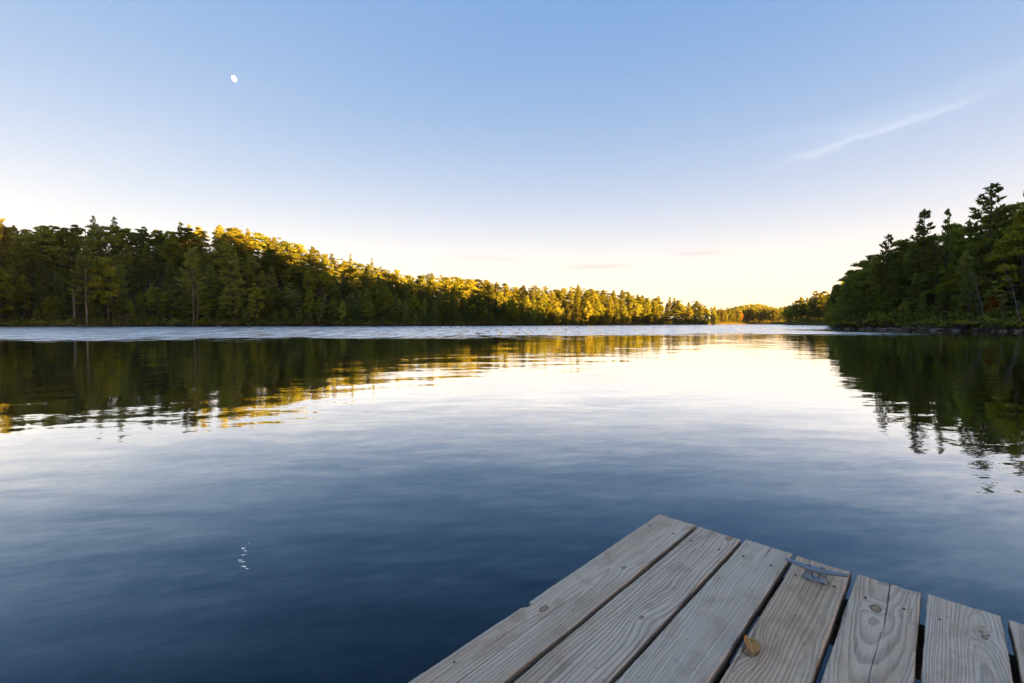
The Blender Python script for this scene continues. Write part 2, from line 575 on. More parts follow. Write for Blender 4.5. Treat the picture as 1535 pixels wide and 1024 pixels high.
def broad_meshes(name, seed, H=18.0, cb=0.28, wide=4.6, n=46, crad=(0.9, 1.7), per=135, card=0.48, bark=M_BARK, leaf=M_OAK, lean=0.0, shape=1.0):
    r = NP(seed)
    wood = Acc(); gr = Acc()
    m = 9
    zz = np.linspace(-0.6, H * 0.8, m)
    bend = np.cumsum(r.normal(0, 0.12, (m, 2)), 0)
    bend[:, 0] += lean * np.clip(zz, 0, None)
    wood.tube(np.column_stack([bend, zz]), 0.26 * (H / 18) * (1 - np.clip(zz / (H * 0.85), 0, 1)) ** 0.8 + 0.03, 7)

    def trunk(z): return np.array([np.interp(z, zz, bend[:, 0]), np.interp(z, zz, bend[:, 1]), z])
    cz = H * (cb + 1) / 2; hh = H * (1 - cb) / 2
    cen = []; rads = []
    lobe = r.uniform(0.65, 1.15, 7)
    while len(cen) < n:
        o = unit(r.normal(0, 1, 3)); q = r.uniform(0.35, 1.0) ** 0.5
        s = o[2]
        w = wide * (1 - 0.35 * shape * max(s, 0)) * lobe[int((math.atan2(o[1], o[0]) + math.pi) / 6.2832 * 6.99)]
        rd = r.uniform(*crad)
        q2 = q * 0.88
        p = np.array([o[0] * w * q2, o[1] * w * q2, cz + o[2] * hh * q2])
        p[:2] += trunk(min(p[2], H * 0.8))[:2]
        cen.append(p); rads.append(rd * (0.75 + 0.25 * (1 - abs(s))))
    leafy(gr, r, cen, rads, per, card)
    for i in r.choice(len(cen), 12, False):
        p = cen[i]; z0 = min(max(H * cb * 0.7, p[2] * r.uniform(0.5, 0.75)), H * 0.75)
        p0 = trunk(z0); mid = (p0 + p) / 2 + [0, 0, -0.3]
        wood.tube([p0, mid, p], [0.10, 0.06, 0.02], 4)
    return wood.mesh(name + '_trunk', bark, True), gr.mesh(name + '_crown', leaf), H


def shrub_meshes(name, seed, H=2.4, wide=1.7, n=12, leaf=M_OAK, card=0.26, per=80):
    r = NP(seed); wood = Acc(); gr = Acc()
    cen = []; rads = []
    for k in range(n):
        a = r.uniform(0, 6.28); q = r.uniform(0, 1) ** 0.5 * wide
        z = r.uniform(0.25, 1.0) * H * (1 - 0.45 * (q / wide) ** 2)
        cen.append(np.array([math.cos(a) * q, math.sin(a) * q, z * 0.85])); rads.append(r.uniform(0.45, 0.85) * H / 2.6)
        wood.tube([[0.1 * math.cos(a), 0.1 * math.sin(a), -0.3], [math.cos(a) * q * 0.5, math.sin(a) * q * 0.5, z * 0.5], cen[-1]], [0.05, 0.035, 0.012], 4)
    leafy(gr, r, cen, rads, per, card)
    return wood.mesh(name + '_stems', M_BARK, True), gr.mesh(name + '_crown', leaf), H


def bare_meshes(name, seed, H=3.0, wide=2.0, stems=9, mat=M_DEAD):
    """leafless grey brush"""
    r = NP(seed); wood = Acc()
    for k in range(stems):
        a = r.uniform(0, 6.28); q = r.uniform(0.2, 1) * wide; h = H * r.uniform(0.5, 1)
        tip = np.array([math.cos(a) * q, math.sin(a) * q, h])
        mid = tip * [0.35, 0.35, 0.5] + r.normal(0, 0.1, 3)
        wood.tube([[0, 0, -0.2], mid, tip], [0.07, 0.045, 0.015], 5)
        for j in range(9):
            t_ = r.uniform(0.35, 0.95); p = mid + (tip - mid) * t_
            e = p + r.normal(0, 0.5, 3) * (H / 3) + [0, 0, 0.25]
            wood.tube([p, (p + e) / 2 + r.normal(0, 0.06, 3), e], [0.028, 0.02, 0.008], 3)
    return wood.mesh(name, mat, True)


def snag_mesh(name, seed, H=9.0, lean=0.25, mat=M_DEAD, rad=0.11, twigs=16):
    r = NP(seed); wood = Acc()
    m = 10; q = np.linspace(0, 1, m)
    pts = np.column_stack([lean * H * q + 0.03 * H * np.sin(q * 3), r.normal(0, 0.03, m) * H * 0.2, -0.4 + (H + 0.4) * q])
    wood.tube(pts, rad * (1 - q * 0.85), 6)
    for k in range(twigs):
        t_ = r.uniform(0.3, 0.97); p = np.array([np.interp(t_, q, pts[:, i]) for i in range(3)])
        a = r.uniform(0, 6.28); L = r.uniform(0.4, 1.7) * (H / 9)
        e = p + np.array([math.cos(a) * L, math.sin(a) * L, r.uniform(-0.25, 0.35) * L])
        wood.tube([p, (p + e) / 2 + [0, 0, -0.05], e], [0.035, 0.022, 0.008], 4)
    return wood.mesh(name, mat, True)


KINDS = {}
for i, kw in enumerate((dict(cb=0.16, dens=1.5), dict(cb=0.40, maxL=4.0, gap=0.15, dens=1.4), dict(cb=0.07, maxL=4.8, whorl=0.9, gap=0.06, dens=1.5),
                        dict(cb=0.28, maxL=5.0, whorl=1.2, gap=0.2, up=0.6, dens=1.3), dict(cb=0.12, maxL=3.8, whorl=0.9, dens=1.5))):
    KINDS[('pine', i)] = pine_meshes('pine', 11 + i, **kw)
for i, kw in enumerate((dict(), dict(maxL=4.6, cb=0.01))):
    a_ = dict(H=18.0, cb=0.03, maxL=3.9, whorl=0.62, nb=(4, 7), up=0.12, gap=0.05, card=0.5, leaf=M_HEM, stubs=False, dens=1.05)
    a_.update(kw)
    KINDS[('hemlock', i)] = pine_meshes('hemlock', 41 + i, **a_)
for i, kw in enumerate((dict(cb=0.12, n=60), dict(wide=4.0, n=52, H=17, cb=0.15), dict(wide=5.4, n=74, cb=0.1), dict(wide=3.3, n=46, cb=0.08, shape=1.4), dict(wide=4.4, n=66, crad=(0.8, 1.4), per=140, cb=0.12))):
    KINDS[('broad', i)] = broad_meshes('broadleaf', 61 + i, **kw)
for i in range(3):
    KINDS[('shrub', i)] = shrub_meshes('shrub', 81 + i, wide=1.5 + 0.5 * i, n=10 + 3 * i)
# small trees used on the far side of the lake: one mesh, trunk and crown in one
TREE_NAME = dict(pine='pine_tree', hemlock='hemlock_tree', broad='broadleaf_tree', shrub='shrub')
_mesh_alt = {}


def crown_with(me, mat):
    k = (me.name, mat.name)
    if k not in _mesh_alt:
        c = me.copy(); c.materials.clear(); c.materials.append(mat); _mesh_alt[k] = c
    return _mesh_alt[k]


RNG = random.Random(5)


def put_tree(kind, var, x, y, H, label, group, mat=None, bark=None, wide=1.0, rz=None, tilt=None, cat=None):
    tm, cm, h0 = KINDS[(kind, var)]
    if mat is not None: cm = crown_with(cm, mat)
    if bark is not None: tm = crown_with(tm, bark)
    z = float(ground(x, y))
    if z < 0.05: z = 0.05
    e = empty(TREE_NAME[kind], (x, y, z), RNG.uniform(0, 6.283) if rz is None else rz)
    s = H / h0
    e.scale = (s * wide, s * wide, s)
    if tilt: e.rotation_euler[0] = tilt[0]; e.rotation_euler[1] = tilt[1]
    obj('stem' if kind == 'shrub' else 'trunk', tm, e)
    obj('crown', cm, e)
    tag(e, label, cat or ('shrub' if kind == 'shrub' else 'tree'), group)
    return e


def at_px(px, depth): return (px - 767.5) / F * depth


def top_z(py, depth): return CAM_H + (HZ - py) / F * depth


# skyline of the woods in the photograph
SKY_L = np.array([(-400, 325), (0, 333), (35, 338), (60, 334), (130, 334), (180, 336), (230, 340), (262, 344), (290, 337), (345, 335), (400, 348), (440, 358), (462, 362),
                  (480, 374), (500, 380), (530, 388), (560, 394), (590, 401), (620, 407), (660, 408), (700, 412), (740, 419), (770, 426), (800, 424),
                  (840, 430), (860, 428), (900, 431), (935, 434), (955, 440), (975, 443), (1000, 441), (1020, 443), (1040, 448), (1056, 452), (1066, 459)], float)
SKY_R = np.array([(1243, 436), (1252, 428), (1258, 412), (1270, 402), (1285, 392), (1300, 378), (1318, 366), (1340, 358), (1360, 345), (1380, 338), (1400, 336),
                  (1420, 331), (1440, 328), (1460, 318), (1480, 308), (1500, 303), (1520, 300), (1600, 290), (1900, 260)], float)


def region(px):
    for lim, s in ((95, 'at the far left end'), (180, 'near the pale pine trunks'),
                   (262, 'left of the golden hilltop'), (345, 'under the golden hilltop, left side'),
                   (470, 'under the golden hilltop, right side'), (560, 'just right of the golden hilltop'),
                   (640, 'half way down the falling ridge'), (745, 'on the low golden ridge'),
                   (830, 'left of the sunlit pines'), (905, 'among the sunlit pines'),
                   (982, 'at the sunlit shore end'), (1066, 'on the point beyond the sunlit trees')):
        if px < lim: return s
    for lim, s in ((1300, 'at the tip of the right shore'), (1360, 'under the right shore\'s first tall pine'), (1425, 'between the right shore\'s two tall pines'),
                   (1480, 'below the tallest right-shore pine'), (9999, 'at the right edge')):
        if px < lim: return s


def rank(t_):
    return 'waterside' if t_ < 6 else 'second-row' if t_ < 16 else 'third-row' if t_ < 28 else 'mid-slope' if t_ < 48 else 'ridge-top'


LOOK = {('pine', 0): 'full tiered pine', ('pine', 1): 'high-crowned pine', ('pine', 2): 'low-branched pine', ('pine', 3): 'ragged open pine', ('pine', 4): 'narrow pine',
        ('hemlock', 0): 'dense conical hemlock', ('hemlock', 1): 'broad-skirted hemlock',
        ('broad', 0): 'round-crowned leafy tree', ('broad', 1): 'small-crowned leafy tree', ('broad', 2): 'wide-crowned leafy tree', ('broad', 3): 'slim leafy tree', ('broad', 4): 'clumpy leafy tree'}
GROUPS = {'pine': 'pines', 'hemlock': 'hemlocks', 'broad': 'broadleaf trees'}


def wood(side, a0, a1, rows, spacing, sky, mixr, seed, keep=None):
    rg = random.Random(seed)
    for t0, t1, hmin, hmax, sp in rows:
        a = a0
        while a < a1:
            rs = float(shore(np.array(a)))
            a += math.degrees(sp * rg.uniform(0.7, 1.3) / rs)
            t_ = rg.uniform(t0, t1)
            r_ = rs + t_
            x = math.sin(R(a)) * r_; y = math.cos(R(a)) * r_
            rs2 = float(shore(np.array(a)))
            px = 767.5 + x / y * F
            g = float(ground(x, y))
            allow = top_z(float(np.interp(px, sky[:, 0], sky[:, 1])), y) - g
            H = rg.uniform(hmin, hmax)
            if rg.random() < 0.16: H = min(H * 1.5, 22)
            lim = allow * (rg.uniform(0.94, 1.01) if t0 > 34 else rg.uniform(0.90, 1.015))
            if t0 > 40: H = max(H, min(allow * rg.uniform(0.93, 1.02), 25))
            H = min(H, lim)
            if H < 5: continue
            if keep and not keep(px, t_, H): continue
            k = rg.random()
            m0, m1 = (mixr[0] + 0.12, mixr[1] + 0.12) if 5 < t0 < 34 and side == 'left' else mixr if t0 < 34 else (mixr[0] * 0.6, mixr[0] * 0.6 + 0.08) if side == 'right' else (0.15, 0.20)
            if side == 'left' and px > 560: m0, m1 = m0 * 0.6, m0 * 0.6 + 0.12
            kind = 'pine' if k < m0 else 'hemlock' if k < m1 else 'broad'
            if kind == 'pine' and H < 9: kind = 'hemlock'
            var = rg.randrange({'pine': 5, 'hemlock': 2, 'broad': 5}[kind])
            mat = None
            col = 'dark green'
            q = rg.random()
            if kind == 'broad':
                if q < (0.24 if side == 'left' else 0.30): mat = M_LIME; col = 'yellow-green'
                elif q < (0.243 if side == 'left' else 0.30): mat = M_RUST; col = 'rust-tinged'
                else: col = 'mid-green'
            wide = {'pine': 0.85 + 5.0 / (H + 8), 'hemlock': 0.95, 'broad': 1.0}[kind] * rg.uniform(0.88, 1.12)
            if t0 > 34: wide *= 1.28 if kind == 'broad' else 1.15
            size = 'tall' if H > 17 else 'middling' if H > 12 else 'short'
            lab = '%s %s %s %s %s' % (size, col, rank(t_), LOOK[(kind, var)], region(px))
            put_tree(kind, var, x, y, H, lab, '%s on the %s shore' % (GROUPS[kind], side), mat, None, wide)


AL0, AL1 = float(az_of(-30)), float(az_of(977))
wood('left', AL0, AL1, [(1.5, 4.5, 6, 13, 4.4), (6, 11, 8, 15, 4.8), (14, 20, 9, 16, 5.0), (24, 31, 10, 17, 5.2), (36, 44, 10, 18, 5.2), (50, 58, 11, 20, 4.6), (62, 74, 11, 20, 5.0)],
     6, SKY_L, (0.30, 0.46), 3)
wood('left', float(az_of(984)), float(az_of(1063)), [(4, 9, 12, 22, 4.6), (14, 24, 14, 24, 5.0), (30, 40, 14, 22, 6.0)], 6, SKY_L, (0.6, 0.75), 8)
wood('right', float(az_of(1247)), float(az_of(1600)), [(1.2, 3.5, 5, 11, 3.0), (4, 8, 7, 15, 3.3), (9, 14, 9, 18, 3.8), (16, 23, 12, 21, 4.2), (26, 34, 13, 22, 4.8), (38, 48, 14, 22, 5.5), (55, 70, 14, 22, 6.5)],
     6, SKY_R, (0.30, 0.50), 4)


def special(kind, var, px, top, t_, label, group, **kw):
    a = float(az_of(px)); r_ = float(shore(np.array(a))) + t_
    x = math.sin(R(a)) * r_; y = math.cos(R(a)) * r_
    H = top_z(top, y) - float(ground(x, y))
    return put_tree(kind, var, x, y, H, label, group, **kw)


GL = 'landmark trees on the left shore'
GR = 'landmark trees on the right shore'
special('pine', 2, 4, 326, 12, 'tall dark pine with drooping tiers at the very left edge of the photo', GL, wide=0.9)
special('broad', 2, 0, 398, 2, 'bright yellow-green leafy tree hanging over the water at the left edge', GL, mat=M_LIME, wide=0.9)
special('broad', 3, 72, 440, 1.5, 'small yellowish tree leaning out from the left shore', GL, mat=M_LIME)
special('pine', 1, 112, 348, 3, 'taller olive pine of two with long pale bare trunks on the left shore', GL, bark=M_PALE, wide=0.95)
special('pine', 3, 131, 360, 2, 'olive pine with pale trunk just right of the taller pale-trunked pine', GL, bark=M_PALE, wide=0.8)
special('broad', 0, 164, 376, 3, 'round bright green leafy tree right of the two pale pine trunks', GL, mat=M_LIME, wide=0.8)
special('pine', 3, 145, 324, 60, 'thin pale-topped pine rising above the skyline left of the golden hilltop', GL, wide=0.6)
special('pine', 3, 178, 326, 60, 'spiky dark pine on the skyline between pale-topped pine and golden hilltop', GL, wide=0.7)
special('pine', 0, 276, 334, 58, 'round dark pine standing just left of the golden hilltop', GL)
special('pine', 1, 292, 372, 5, 'tall pine with two-tone grey trunk below the golden hilltop', GL, bark=M_PALE)
special('pine', 0, 349, 368, 8, 'shapely tiered pine standing apart in a dark gap below the golden hilltop', GL)
special('broad', 4, 384, 420, 2, 'bright green waterside leafy tree below the golden hilltop', GL, mat=M_LIME, wide=0.8)
special('broad', 3, 467, 425, 3, 'slim yellow-green leafy tree beside the pale leaning birch', GL, mat=M_LIME, wide=0.7)
special('pine', 4, 527, 381, 60, 'narrow pine tip poking above the falling skyline right of the golden hilltop', GL, wide=0.6)
special('pine', 4, 559, 387, 60, 'narrow pine tip poking up half way down the falling skyline', GL, wide=0.6)
special('hemlock', 1, 866, 426, 5, 'golden sunlit pine column at middle of the far shore', GL, mat=M_LIME, wide=0.7)  # yellow-green leaf colour stands in for gold sunlight on this tree
special('broad', 3, 972, 443, 3, 'yellow-green sunlit tree at the right tip of the sunlit shore', GL, mat=M_LIME, wide=0.9)
special('pine', 3, 1326, 351, 12, 'thin-topped pine, leftmost emergent crown over the right shore', GR, wide=0.75)
special('pine', 0, 1379, 314, 14, 'tall layered pine rising over the right shore left of the tallest pine', GR, wide=0.85)
special('pine', 4, 1414, 314, 16, 'slender pine spire between the layered pine and the tallest pine', GR, wide=0.5)
special('pine', 3, 1477, 276, 22, 'tallest pine of the right shore with an open ragged crown against the sky', GR, wide=0.9)
special('pine', 0, 1536, 280, 24, 'dark pine crown cut by the right edge of the photo', GR, wide=0.8)
special('broad', 2, 1534, 306, 12, 'large yellow-green leafy tree at the right edge below the cut pine crown', GR, mat=M_LIME, wide=0.8)
special('broad', 4, 1418, 388, 6, 'yellow-green leafy tree above the pale-topped boulder', GR, mat=M_LIME, wide=0.7)
special('broad', 1, 1487, 440, 3, 'small orange autumn tree among grey leaning trunks on the right shore', GR, mat=M_ORANGE, wide=0.9)
special('broad', 3, 1416, 450, 3, 'little rust-orange tree over the rocks left of the orange autumn tree', GR, mat=M_RUST, wide=1.0)
special('broad', 3, 1322, 478, 0.8, 'tiny rust-coloured sapling by the water near the tip of the right shore', GR, mat=M_ORANGE, wide=1.3)


# ------------------------------------------------------------------ shrubs along the water
def shrubs(side, p0, p1, step, seed, cols):
    rg = random.Random(seed)
    px = p0
    while px < p1:
        a = float(az_of(px)); rs = float(shore(np.array(a)))
        px += step * rg.uniform(0.6, 1.5)
        r_ = rs + rg.uniform(0.0, 1.6)
        x = math.sin(R(a)) * r_; y = math.cos(R(a)) * r_
        q = rg.random(); mat = None; col = 'green'
        for lim, mt_, cn in cols:
            if q < lim: mat = mt_; col = cn; break
        H = rg.uniform(1.3, 3.8)
        size = 'low' if H < 2.2 else 'medium' if H < 3.1 else 'tall'
        v = rg.randrange(3)
        lab = '%s %s %s shrub at the waterline %s' % (size, ('compact', 'spreading', 'wide')[v], col, region(px))
        put_tree('shrub', v, x, y, H, lab, 'waterside shrubs on the %s shore' % side, mat)


COLS = ((0.10, M_LIME, 'yellow-green'), (0.14, M_RUST, 'rust-brown'), (0.155, M_ORANGE, 'orange'), (0.165, M_YELLOW, 'yellow'))
shrubs('left', -30, 976, 9.5, 21, COLS)
shrubs('right', 1252, 1580, 11, 22, ((0.12, M_LIME, 'yellow-green'), (0.20, M_RUST, 'rust-brown'), (0.24, M_ORANGE, 'orange')))


def shore_xy(px, t_):
    a = float(az_of(px)); r_ = float(shore(np.array(a))) + t_
    x = math.sin(R(a)) * r_; y = math.cos(R(a)) * r_
    return x, y, max(float(ground(x, y)), 0.0)


def one(name, me, px, t_, label, cat, group=None, rz=0.0, s=1.0, dz=0.0):
    x, y, z = shore_xy(px, t_)
    o = obj(name, me, None, (x, y, z + dz)); o.rotation_euler[2] = rz
    o.scale = (s, s, s) if np.isscalar(s) else s
    return tag(o, label, cat, group)


one('bare_bush', bare_meshes('grey_brush', 1, 4.5, 3.0, 12), 190, 1.0, 'grey leafless bush at the waterline below the dark woods on the left', 'bush')
x_, y_, z_ = shore_xy(183, 1.2)
put_tree('shrub', 1, x_, y_, 5.0, 'rusty red-brown bush behind the grey leafless bush', 'waterside shrubs on the left shore', M_RUST)
x_, y_, z_ = shore_xy(310, 1.0)
put_tree('shrub', 0, x_, y_, 4.6, 'small bright yellow bush below the golden hilltop', 'waterside shrubs on the left shore', M_YELLOW)
for px_, l_ in ((456, 'rust-orange shrub left of the pale leaning birch'), (480, 'rust-orange shrub right of the pale leaning birch')):
    x_, y_, z_ = shore_xy(px_, 0.8)
    put_tree('shrub', 2, x_, y_, 3.4, l_, 'waterside shrubs on the left shore', M_RUST)


def snag_at(px, top, t_, lean, label, seed, mat=M_DEAD, rad=0.11, twigs=16, name='dead_tree', cat='dead tree'):
    x, y, z = shore_xy(px, t_)
    H = top_z(top, y) - z
    o = obj(name, snag_mesh(name, seed, H, lean, mat, rad, twigs), None, (x, y, z))
    return tag(o, label, cat, 'bare leaning trunks')


snag_at(476, 430, 0.6, 0.22, 'pale thin birch trunk leaning right over the left shore', 3, M_PALE, 0.2, 8)
snag_at(289, 436, 0.2, 0.01, 'straight pale dead trunk below the golden hilltop, left one of a pair', 4, M_PALE, 0.17, 6)
snag_at(295, 428, 0.4, 0.03, 'straight pale dead trunk below the golden hilltop, right one of a pair', 5, M_PALE, 0.17, 6)
snag_at(1477, 404, 1.0, -0.28, 'grey bare trunk leaning left behind the orange autumn tree', 6, M_DEAD, 0.12)
snag_at(1469, 440, 0.8, -0.22, 'short thin grey trunk leaning left of the orange autumn tree', 7, M_DEAD, 0.08, 8)
snag_at(1502, 440, 0.3, -0.07, 'upright slim grey trunk standing right of the orange autumn tree', 8, M_DEAD, 0.10, 8)
snag_at(1532, 402, 0.6, -0.32, 'long grey dead trunk leaning left at the right edge', 9, M_DEAD, 0.13, 24)


# ------------------------------------------------------------------ rocks, logs and brush on the right shore
def rock_mesh(name, seed, mat, flat=0.6):
    r = random.Random(seed)
    bm = bmesh.new()
    bmesh.ops.create_icosphere(bm, subdivisions=3, radius=0.5)
    from mathutils import noise as nz
    off = Vector((r.uniform(0, 50), r.uniform(0, 50), r.uniform(0, 50)))
    planes = [(Vector((r.gauss(0, 1), r.gauss(0, 1), r.gauss(0, 1))).normalized(), r.uniform(0.28, 0.42)) for _ in range(7)]
    for v in bm.verts:
        p = v.co.copy()
        for n_, d_ in planes:
            k = p.dot(n_) - d_
            if k > 0: p -= n_ * k
        p += p.normalized() * (nz.noise(p * 3 + off) * 0.10 + nz.noise(p * 9 + off) * 0.03)
        p.z *= flat
        v.co = p
    me = bpy.data.meshes.new(name)
    bm.to_mesh(me); bm.free()
    me.materials.append(mat)
    return me


def rock_material():
    mt, t, out = material('granite')
    co = t.n.new('ShaderNodeTexCoord').outputs['Object']
    n = t.noise(co, 3.0, 5, 0.65)
    n2 = t.noise(co, 14.0, 3, 0.6)
    oi = t.n.new('ShaderNodeObjectInfo').outputs['Random']
    c = t.mix(t.step(n, 0.35, 0.65), (0.10, 0.085, 0.075), (0.27, 0.235, 0.205))
    c = t.mix(t.mul(n2, 0.5), c, (0.16, 0.12, 0.10))
    c = t.mix(t.mul(oi, 0.5), c, (0.09, 0.08, 0.072))
    t.l.new(t.node('ShaderNodeBsdfDiffuse', Color=c).outputs[0], out.inputs[0])
    return mt


M_ROCK = rock_material()
ROCKS = [rock_mesh('rock', 31 + k, M_ROCK, f_) for k, f_ in enumerate((0.55, 0.75, 0.45, 0.65))]
rg = random.Random(77)
px_ = 1250.0
k_ = 0
while px_ < 1575:
    px_ += rg.uniform(2.2, 6.5)
    s_ = rg.choice((0.45, 0.6, 0.8, 1.0, 1.3))
    v_ = rg.randrange(4)
    t_ = rg.uniform(-0.5, 1.4)
    word = {0.45: 'small', 0.6: 'smallish', 0.8: 'middling', 1.0: 'large', 1.3: 'very large'}[s_]
    one('rock', ROCKS[v_], px_, t_, '%s %s grey-brown rock %s %s' % (word, ('slab-like', 'blocky', 'flat', 'rounded')[v_], 'half in the water' if t_ < 0 else 'on the bank' if t_ < 0.8 else 'up the bank', region(px_)),
        'rock', 'rocks along the right shore', rg.uniform(0, 6.28), (s_ * 1.5, s_ * 1.2, s_), 0.08)
px_ = 20.0
while px_ < 970:
    px_ += rg.uniform(10, 46)
    v_ = rg.randrange(4); s_ = rg.choice((0.7, 1.1, 1.5))
    one('rock', ROCKS[v_], px_, rg.uniform(-0.4, 0.6), '%s %s rock at the water %s' % ({0.7: 'small', 1.1: 'middling', 1.5: 'large'}[s_], ('slab-like', 'blocky', 'flat', 'rounded')[v_], region(px_)),
        'rock', 'rocks along the left shore', rg.uniform(0, 6.28), (s_ * 1.6, s_ * 1.2, s_ * 0.9), 0.05)


# the dark boulder with a pale arched top, right shore
def pale_top_material():
    mt, t, out = material('pale_topped_boulder')
    co = t.n.new('ShaderNodeTexCoord').outputs['Object']
    x, y, z = t.sep(co)
    n = t.noise(co, 4.0, 4, 0.6)
    c = t.mix(t.step(t.add(z, t.mul(t.sub(n, 0.5), 0.12)), 0.20, 0.27), (0.035, 0.03, 0.027), (0.42, 0.40, 0.38))
    t.l.new(t.node('ShaderNodeBsdfDiffuse', Color=c).outputs[0], out.inputs[0])
    return mt


one('boulder', rock_mesh('boulder', 99, pale_top_material(), 0.75), 1439, 0.7, 'dark boulder with a pale arched top on the right bank', 'rock', None, 0.3, (2.1, 1.4, 2.0), 0.35)
for i, (px_, t_, rz_, L_, l_) in enumerate(((1512, 0.3, 0.25, 7.0, 'long grey fallen log on the bank at the right edge'), (1455, 0.2, -0.15, 5.0, 'grey driftwood log lying right of the pale-topped boulder'),
                                            (1392, 0.3, 0.1, 4.5, 'thin grey fallen branch on the bank left of the boulder'), (1362, 0.2, -0.3, 4.0, 'short driftwood log on rocky bank of the right shore'))):
    ac = Acc(); q = np.linspace(-0.5, 0.5, 7)
    r = NP(200 + i)
    ac.tube(np.column_stack([q * L_, r.normal(0, 0.08, 7), 0.16 + r.normal(0, 0.04, 7) + (q + 0.5) * 0.5]), 0.13 * (1 - (q + 0.5) * 0.6), 7)
    for j in range(5):
        p = np.array([r.uniform(-0.3, 0.5) * L_, 0, 0.3]); e_ = p + r.normal(0, 0.5, 3) + [0.4, 0, 0.5]
        ac.tube([p, e_], [0.05, 0.015], 4)
    one('fallen_log', ac.mesh('fallen_log', M_DEAD, True), px_, t_, l_, 'log', 'driftwood on the right shore', rz_ + R(-45))
BR = [bare_meshes('brush', 300 + k, 1.6, 1.3, 8) for k in range(2)]
for px_, l_ in ((1372, 'grey leafless brush on rocks left of the pale-topped boulder'), (1386, 'low grey twiggy brush close to the pale-topped boulder, on its left'), (1460, 'grey leafless brush just right of the pale-topped boulder'),
                (1474, 'grey twiggy brush under the orange autumn tree'), (1520, 'grey twiggy brush under the leaning dead trunk at the right edge')):
    one('bare_bush', BR[int(px_) % 2], px_, 0.9, l_, 'bush', 'leafless brush on the right shore', rg.uniform(0, 6.28), rg.uniform(0.8, 1.2))


# ------------------------------------------------------------------ far end of the lake
def far_woods():
    rg = random.Random(12)
    # trees behind the grass bar and round the inlet
    sky = np.array([(1060, 459), (1075, 462), (1100, 461), (1130, 460), (1150, 461), (1170, 460), (1185, 454), (1195, 447), (1205, 440), (1215, 444), (1222, 436), (1236, 433), (1250, 430)], float)
    rows = [(1066, 1182, 4, 12, 3.1, 'inlet'), (1066, 1185, 18, 34, 3.4, 'inlet'), (1066, 1190, 45, 75, 3.4, 'inlet'), (1186, 1250, 22, 30, 4.6, 'grass'), (1184, 1250, 36, 52, 5.0, 'grass')]
    for p0, p1, t0, t1, sp, place in rows:
        px = p0
        while px < p1:
            px += sp * rg.uniform(0.7, 1.4)
            t_ = rg.uniform(t0, t1)
            x, y, z = shore_xy(min(px, 1244), t_)
            x = at_px(px, y)
            H = (top_z(float(np.interp(px, sky[:, 0], sky[:, 1])), y) - z) * rg.uniform(0.72, 1.04)
            kind = 'pine' if rg.random() < 0.45 else 'broad'
            var = rg.randrange(5)
            mat = M_ORANGE if rg.random() < 0.03 and kind == 'broad' else M_LIME if rg.random() < 0.05 and kind == 'broad' else None
            col = 'orange-tinted' if mat is M_ORANGE else 'yellowish' if mat is M_LIME else 'dark'
            where = 'behind the pale grass bar' if place == 'grass' else 'round the far inlet' if t_ < 14 else 'back from the far inlet'
            zone = 'left part' if px < 1105 else 'middle part' if px < 1150 else 'right part' if px < 1190 else 'near the dark right shore' if px > 1222 else 'inlet side'
            put_tree(kind, var, x, y, H, 'distant %s %s %s, %s' % (col, LOOK[(kind, var)], where, zone), 'trees at the far end of the lake', mat, None, rg.uniform(0.8, 1.1))
    special('hemlock', 0, 1213, 446, 14, 'slim pale-trunked tree behind the grass bar', 'trees at the far end of the lake', bark=M_PALE)


far_woods()


def blob_wood(name, pts, seed, mat, label):
    """woods too far off, or too deep, to tell tree from tree: one object of many leafy crowns"""
    r = NP(seed); gr = Acc()
    for x, y, z, H, w in pts:
        n = 26
        o = unit(r.normal(0, 1, (n, 3)))
        p = np.array([x, y, z + H * 0.6]) + o * [w, w, H * 0.42] * r.uniform(0.5, 1, (n, 1))
        nrm = unit(o + r.normal(0, 0.4, (n, 3)))
        d = unit(np.cross(nrm, r.normal(0, 1, (n, 3)))); sd = np.cross(nrm, d)
        gr.cards(p, d, sd, np.full(n, w * 1.0), np.full(n, w * 0.8), r.uniform(0.1, 0.9, n))
    o = obj(name, gr.mesh(name, mat))
    tag(o, label, kind='stuff')


rg = random.Random(31)
pts = []
for k in range(900):                       # the hill beyond the inlet
    px = rg.uniform(1072, 1260); y = rg.uniform(640, 900)
    x = at_px(px, y)
    hill = 19 * math.exp(-((px - 1130) / 50) ** 2) * smooth(y, 640, 860)
    z = float(ground(x, y)) + hill
    pts.append((x, y, z, rg.uniform(11, 15), rg.uniform(2.6, 4.2)))
blob_wood('distant_wood', pts, 5, M_OAK, 'distant wooded hill beyond the inlet')


def hill_beyond():
    xs = np.linspace(at_px(1010, 900), at_px(1290, 900), 40); ys = np.linspace(630, 1000, 24)
    X, Y = np.meshgrid(xs, ys, indexing='ij')
    PX = 767.5 + X / Y * F
    Z = ground(X, Y) + 19 * np.exp(-((PX - 1130) / 50) ** 2) * smooth(Y, 640, 860) - 0.5
    n0, n1 = X.shape
    i, j = np.meshgrid(np.arange(n0 - 1), np.arange(n1 - 1), indexing='ij')
    f = np.stack([i * n1 + j, (i + 1) * n1 + j, (i + 1) * n1 + j + 1, i * n1 + j + 1], -1).reshape(-1, 4)
    ac = Acc(); ac.add(np.stack([X, Y, Z], -1), f)
    tag(obj('far_hill', ac.mesh('far_hill', bpy.data.materials['forest_floor'], True)), 'low hill beyond the inlet', kind='structure')


